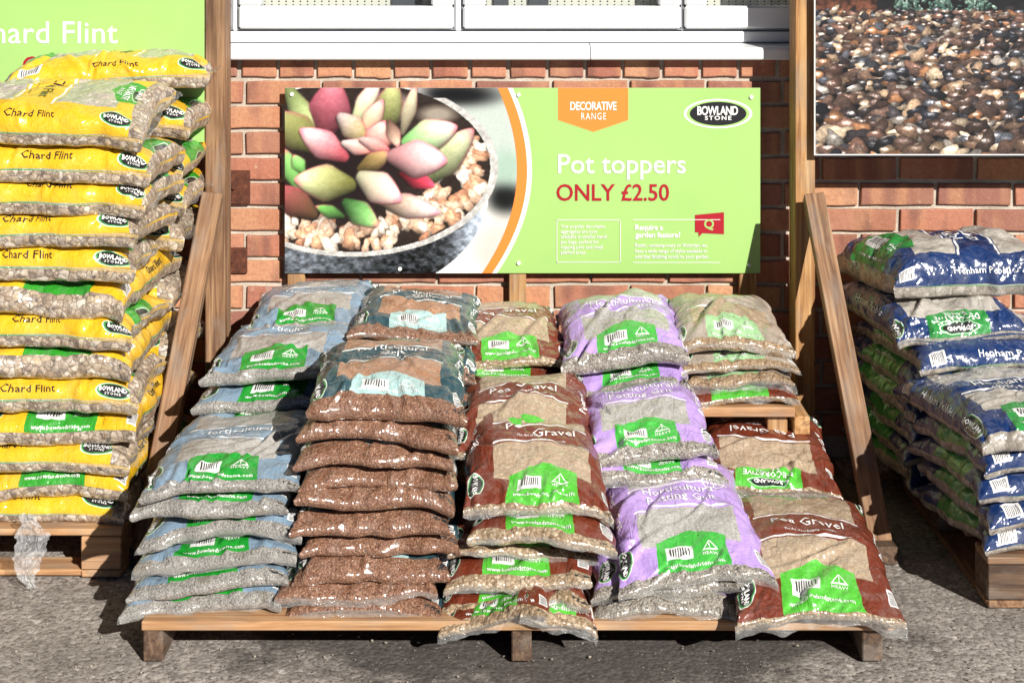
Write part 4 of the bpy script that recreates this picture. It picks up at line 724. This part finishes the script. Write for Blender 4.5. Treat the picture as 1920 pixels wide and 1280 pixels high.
def make_bag(idx, typ, F, B, W, T, roll, ex, label, opt):
    F = Vector(F); B = Vector(B); L = (B - F).length; y = (B - F).normalized(); x = y.cross(Vector((0, 0, 1))).normalized(); z = x.cross(y)
    Rm = Matrix.Rotation(-math.radians(roll), 3, y); x = Rm @ x; z = Rm @ z
    mw = Matrix(((x.x, y.x, z.x, 0), (x.y, y.y, z.y, 0), (x.z, y.z, z.z, 0), (0, 0, 0, 1))); mw.translation = (F + B) / 2
    r = np.random.RandomState(idx * 7 + 3); sd = idx * 13 % 997
    cell = .0048 if ex else .0078; nu = int(W / cell); nv = int(L / cell)
    zs = {'yellow': .45, 'navy': .28}.get(typ, .3) * T; tp = opt.get('tp', .8 if typ not in ('yellow', 'navy') else 1.0)
    xa, hu, aw = prof(W / 2, T - zs, 5.0, 1.9, nu); yb, hv, al = prof(L / 2, T - zs, *((3.4, 1.45) if typ not in ('yellow', 'navy') else (5.0, 1.7)), nv); sm_ = np.clip((yb + 1) / 1.0, 0, 1); hv = hv * (tp + (1 - tp) * sm_ * sm_ * (3 - 2 * sm_))
    XA, YB = np.meshgrid(xa, yb); HU, HV = np.meshgrid(hu, hv); A, Bv = np.meshgrid(np.linspace(0, 1, nu + 1), np.linspace(0, 1, nv + 1))
    ear = .055 + .02 * r.rand()
    X = W / 2 * XA * (1 - ear * (1 - np.abs(YB) ** 5)); Y = L / 2 * YB * (1 - .045 * (1 - np.abs(XA) ** 4))
    on = np.maximum(np.abs(XA), np.abs(YB)) ** 4; X = X + .008 * on * vnoise(X / .05 + 4, Y / .05, sd + 11); Y = Y + .009 * on * vnoise(X / .045, Y / .05 + 9, sd + 12)
    H = (HU * HV) ** (.92 + .12 * r.rand())
    fill = 1 + (.26 if ex else .3) * fbm(X / .11 + 9, Y / .13 + 7, sd) + (.05 if ex else .03) * (1 - XA ** 2) * (1 - YB ** 2) - .05
    Z = zs + (T - zs) * H * fill
    P = np.stack([X, Y, Z], -1)
    N = normals(P)
    # wrinkles and creases in the film
    wr = (.0058 if ex else .004) * fbm(X / .06, Y / .06, sd + 1) + .002 * fbm(X / .02 + 3, Y / .02, sd + 2, 2)
    if typ == 'navy': wr = wr + .0035 * np.abs(fbm(X / .022, Y / .022 + Z / .022, sd + 5, 1))
    edge = np.clip(1.15 - H, 0, 1)
    for k in range(3 if ex else 2):      # heavy slump folds
        cu, cv, an = r.uniform(.1, .9), r.uniform(.05, .6), r.choice([-1, 1]) * r.uniform(.35, 1.2); dx = (A - cu) * aw; dy = (Bv - cv) * al
        p = dx * math.cos(an) + dy * math.sin(an); q = -dx * math.sin(an) + dy * math.cos(an) + r.normal() * .9 * p * p; sg = r.uniform(.009, .016); am = r.uniform(.005, .011)
        wr = wr + am * np.exp(-(p / r.uniform(.07, .13)) ** 2) * (np.exp(-(q / sg) ** 2) - np.exp(-((q - 1.6 * sg) / sg) ** 2))
    for k in range(22 if ex else 13):
        if k % 3 == 0: cu, cv, an = r.uniform(.05, .95), r.choice([.04, .1, .93]), math.pi / 2 + r.normal() * .35
        elif k % 3 == 1: cu, cv, an = r.choice([.06, .94]), r.uniform(.1, .9), r.normal() * .5
        else: cu, cv, an = r.uniform(.1, .9), r.uniform(.05, .5), r.uniform(0, 3.14)
        dx = (A - cu) * aw; dy = (Bv - cv) * al; p = dx * math.cos(an) + dy * math.sin(an); q = -dx * math.sin(an) + dy * math.cos(an); q = q + .25 * p * p / .1 * r.normal() * .5
        ln = r.uniform(.025, .09); sg = r.uniform(.004, .009); amp = r.uniform(.0025, .0085) * (1 if k % 3 < 2 else .7)
        wr = wr + amp * np.exp(-(p / ln) ** 2) * (np.exp(-(q / sg) ** 2) - .8 * np.exp(-((q - 1.7 * sg) / sg) ** 2))
    # the front end of the film gathers in vertical tucks
    tk = np.clip(.17 - Bv, 0, .17) / .17; wr = wr + tk * .0045 * (1 - np.abs(vnoise(A * 15 + sd + Bv * 22 * (1 if idx % 2 else -1), Bv * 3 + 2, sd % 60)) * 2)
    bnd = np.minimum(np.minimum(A, 1 - A) * aw, np.minimum(Bv, 1 - Bv) * al); fade = np.clip(bnd / .02, .15, 1)
    P = P + N * (wr * fade)[..., None]
    ex_o = r.normal(size=6)
    def drape(Q):
        xn = Q[..., 0] / (W / 2); yn = Q[..., 1] / (L / 2); dz = 0
        dz = dz - np.clip(-yn - .45, 0, 2) ** 2 * (.022 + .01 * ex_o[0]) * opt.get('droop', 1) - np.clip(yn - .45, 0, 2) ** 2 * .02
        dz = dz - np.clip(np.abs(xn) - .55, 0, 2) ** 2 * .03 + .005 * ex_o[1] * xn * yn + .0065 * np.sin(xn * (2.0 + abs(ex_o[0])) + ex_o[2] * 2) * (-yn * .5 + .5)
        Q = Q.copy(); Q[..., 2] += dz; Q[..., 1] += .006 * ex_o[3] * xn + .005 * np.sin(3 * xn + ex_o[4]); Q[..., 0] += .006 * ex_o[5] * yn; return Q
    n1 = nu + 1; bi = np.concatenate([np.arange(0, nu), np.arange(nv) * n1 + nu, (nv * n1 + np.arange(nu, 0, -1)), np.arange(nv, 0, -1) * n1])
    V = [P.reshape(-1, 3)]; E = V[0][bi]; cnt = len(V[0]); prev = bi; quads = [grid_quads(nv + 1, n1)]; nb = len(bi)
    for ri, (rr, zz) in enumerate(((.992, .60), (.975, .28), (.945, .10), (.88, .015), (.6, 0))):
        ring = E.copy(); c = np.array([0, 0]); ring[:, :2] = E[:, :2] * (rr if ri > 1 else 1 - (1 - rr) * 1.0); ring[:, 2] = E[:, 2] * zz + (.003 * vnoise(ring[:, 0] / .03 + 5, ring[:, 1] / .03, sd) if ri < 3 else 0)
        ids = np.arange(nb) + cnt; cnt += nb; V.append(ring); quads.append(np.stack([prev, ids, np.roll(ids, -1), np.roll(prev, -1)], 1)); prev = ids
    ou, ov = (r.uniform(-.03, .03), r.uniform(-.07, .07)) if typ == 'yellow' else (r.uniform(-.035, .035), r.uniform(-.012, .012))
    UV = [np.stack([A + ou, Bv + ov], -1).reshape(-1, 2)]
    if opt.get('flip'): UV[0] = 1 - UV[0]
    for k in range(5): UV.append(np.full((nb, 2), -.5))
    Vd = drape(np.concatenate(V)); P = Vd[:len(V[0])].reshape(nv + 1, n1, 3); N = normals(P)
    me = np_mesh(NAME[typ], Vd, np.concatenate(quads), [prev[::-1]], uv=np.concatenate(UV))
    o = link(NAME[typ], me, BM[typ], None, mw); o['clear_front'] = float(opt.get('m0', .1)); tag(o, label, 'bag', GROUP[typ])
    # ---- lettering that follows the film
    def put(s, u, v, h, mat, rot=0, bold=0, spacing=1.0, squash=1.0):
        V2, Fc = text2d(s, bold, spacing, 1); k = h / .7; a, b = V2[:, 0] * k * squash, V2[:, 1] * k - h / 2; c, sn = math.cos(math.radians(rot)), math.sin(math.radians(rot))
        du, dv = (a * c - b * sn) / aw, (a * sn + b * c) / al; uu, vv = u + du, v + dv
        if opt.get('flip'): uu, vv = 1 - uu, 1 - vv
        uu, vv = uu - (ou if not opt.get('flip') else ou), vv - ov
        ok = (uu > .002).all() and (uu < .998).all() and (vv > .002).all() and (vv < .998).all()
        if not ok: return
        fu = np.clip(uu * nu, 0, nu - 1e-4); fv = np.clip(vv * nv, 0, nv - 1e-4); i = fu.astype(int); j = fv.astype(int); fu = (fu - i)[:, None]; fv = (fv - j)[:, None]
        g = lambda Q: (Q[j, i] * (1 - fu) + Q[j, i + 1] * fu) * (1 - fv) + (Q[j + 1, i] * (1 - fu) + Q[j + 1, i + 1] * fu) * fv
        pts = g(P) + g(N) * (.0015 if ex else .0024)
        lm = bpy.data.meshes.new('lettering'); lm.from_pydata(pts.tolist(), [], Fc); lm.update(); link('lettering', lm, M[mat], o)
    m0 = opt.get('m0', .1)
    put('www.bowlandstone.com', .5, max(.082, m0 + .028), .0105, 'white_print', 0, .01, 1, .9)
    put('HEAVY', .60, .138, .0075, 'white_print', 0, .01, 1.2)
    for u, v, rt in ((.085, .165, -90), (.915, .885, 90)):
        put('BOWLAND', u + (.006 if rt < 0 else -.006), v, .0125, 'white_print', rt, .03, .95, .75); put('STONE', u - (.024 if rt < 0 else -.024), v, .006, 'white_print', rt, .02, 1.3, 1.1)
    tt, tm, th = TITLES[typ]; sm = 'black_print' if typ == 'yellow' else 'white_print'
    if SIDE[typ]: put(SIDE[typ], .915, .52, .019, sm, 90, .008); put(SIDE[typ], .085, .52, .019, sm, -90, .008)
    if ex:
        put('DECORATIVE', .5, .895, .017, 'white_print', 0, .02, 1, .85); put('RANGE', .5, .862, .012, 'white_print', 0, 0, 1.25, .9); put('BOWLAND', .5, .945, .011, 'white_print', 0, .03, .95, .9)
        for i, s in enumerate(tt): put(s, .5, (.572 if len(tt) > 1 else .548) - i * (th * 1.3 / al), th, tm, 0, .004, 1, .92 if len(s) > 11 else 1)
        put('The Art of Landscaping... naturally', (.5), .472, .0065, sm, 0, 0, 1, .95)
        if typ == 'purple': put('LIME', .73, .632, .012, 'white_print', 0, .0); put('FREE', .73, .602, .012, 'white_print', 0, .0)
        put('!', .60, .176, .014, 'white_print', 0, .02)
    # ---- sealed film ends
    for (end, wd, curl) in opt.get('seal', []):
        row = P[0] if end == 'f' else P[-1]; st = max(1, len(row) // 44); row = row[::st]; sgn = -1 if end == 'f' else 1; K = 7; rows = []
        xs = row[:, 0] / W
        for k in range(K):
            t = k / (K - 1); q = row.copy(); an = curl * t * 1.6 + .35 * vnoise(xs * 6 + idx, xs * 0 + t * 1.2, sd % 40) * t
            wk = .68 * wd * (1 + .28 * vnoise(xs * 5 + 3, xs * 0 + 1, (sd + 9) % 50))
            q[:, 1] += sgn * wk * t * np.cos(an); q[:, 2] += wk * t * np.sin(an) + .005 * t * vnoise(xs * 17, xs * 0 + t * 2, (sd + 4) % 50) - (.004 if end == 'f' else 0) * t; rows.append(q)
        rows = np.stack(rows); fm = np_mesh('seal_flap', rows.reshape(-1, 3), grid_quads(K, rows.shape[1])); link('seal_flap', fm, M['film'], o)
    return o
OBJ = [make_bag(i, *row) for i, row in enumerate(BAGS)]

# ---- loose stretch film hanging from the left pallet
def wrap_scrap():
    n, m = 90, 34; T_, S_ = np.meshgrid(np.linspace(0, 1, n), np.linspace(-1, 1, m), indexing='ij')
    wd = .010 + .026 * np.sin(T_ ** .8 * math.pi * .92) + .006 * fbm(T_ * 9, S_ * 0 + 1, 5); tw = 2.6 * T_ + .8 * fbm(T_ * 3, S_ * 0, 2)
    cx = -1.14 + .03 * T_ + .01 * np.sin(6 * T_); X = cx + wd * S_ * np.cos(tw * .45) + .010 * fbm(T_ * 11, S_ * 3, 14); Y = -.902 - .03 * T_ + wd * S_ * np.sin(tw) * .6 + .017 * fbm(T_ * 13 + 3, S_ * 4, 6, 4)
    Z = .17 - .165 * T_ + .009 * fbm(T_ * 10, S_ * 4 + 7, 9); Z = np.maximum(Z, .004 + .004 * (1 + fbm(T_ * 20, S_ * 6, 3)))
    o = link('film_scrap', np_mesh('film_scrap', np.stack([X, Y, Z], -1).reshape(-1, 3), grid_quads(n, m)), M['film_wrap'])
    tag(o, 'crumpled clear stretch film hanging down from the yellow stack pallet', 'plastic film')
wrap_scrap()
# ---- loose chippings on the ground
def chippings():
    g = random.Random(8); bm = bmesh.new()
    for i in range(260):
        x = g.uniform(-1.3, 1.35); y = g.uniform(-1.75, -.9) if i % 3 else g.gauss(-1.25, .12); s = g.uniform(.0012, .0032)
        q = bmesh.ops.create_icosphere(bm, subdivisions=1, radius=1)
        mt = Matrix.Translation((x, y, s * .3)) @ Matrix.Rotation(g.uniform(0, 6), 4, 'Z') @ Matrix.Diagonal((s * g.uniform(.8, 1.6), s, s * .7, 1)); bmesh.ops.transform(bm, matrix=mt, verts=q['verts'])
    me = bpy.data.meshes.new('gravel'); bm.to_mesh(me); bm.free(); b = NB('loose_chippings'); p = b.noise(b.coord('Object'), 60, 1)
    b.l.new(b.ramp(p, [(.35, lin(100, 92, 84)), (.5, lin(150, 140, 128)), (.65, lin(180, 170, 156))]), b.p.inputs['Base Color']); o = link('gravel', me, b.mat); tag(o, 'scattered loose pale chippings on the concrete', kind='stuff')
chippings()
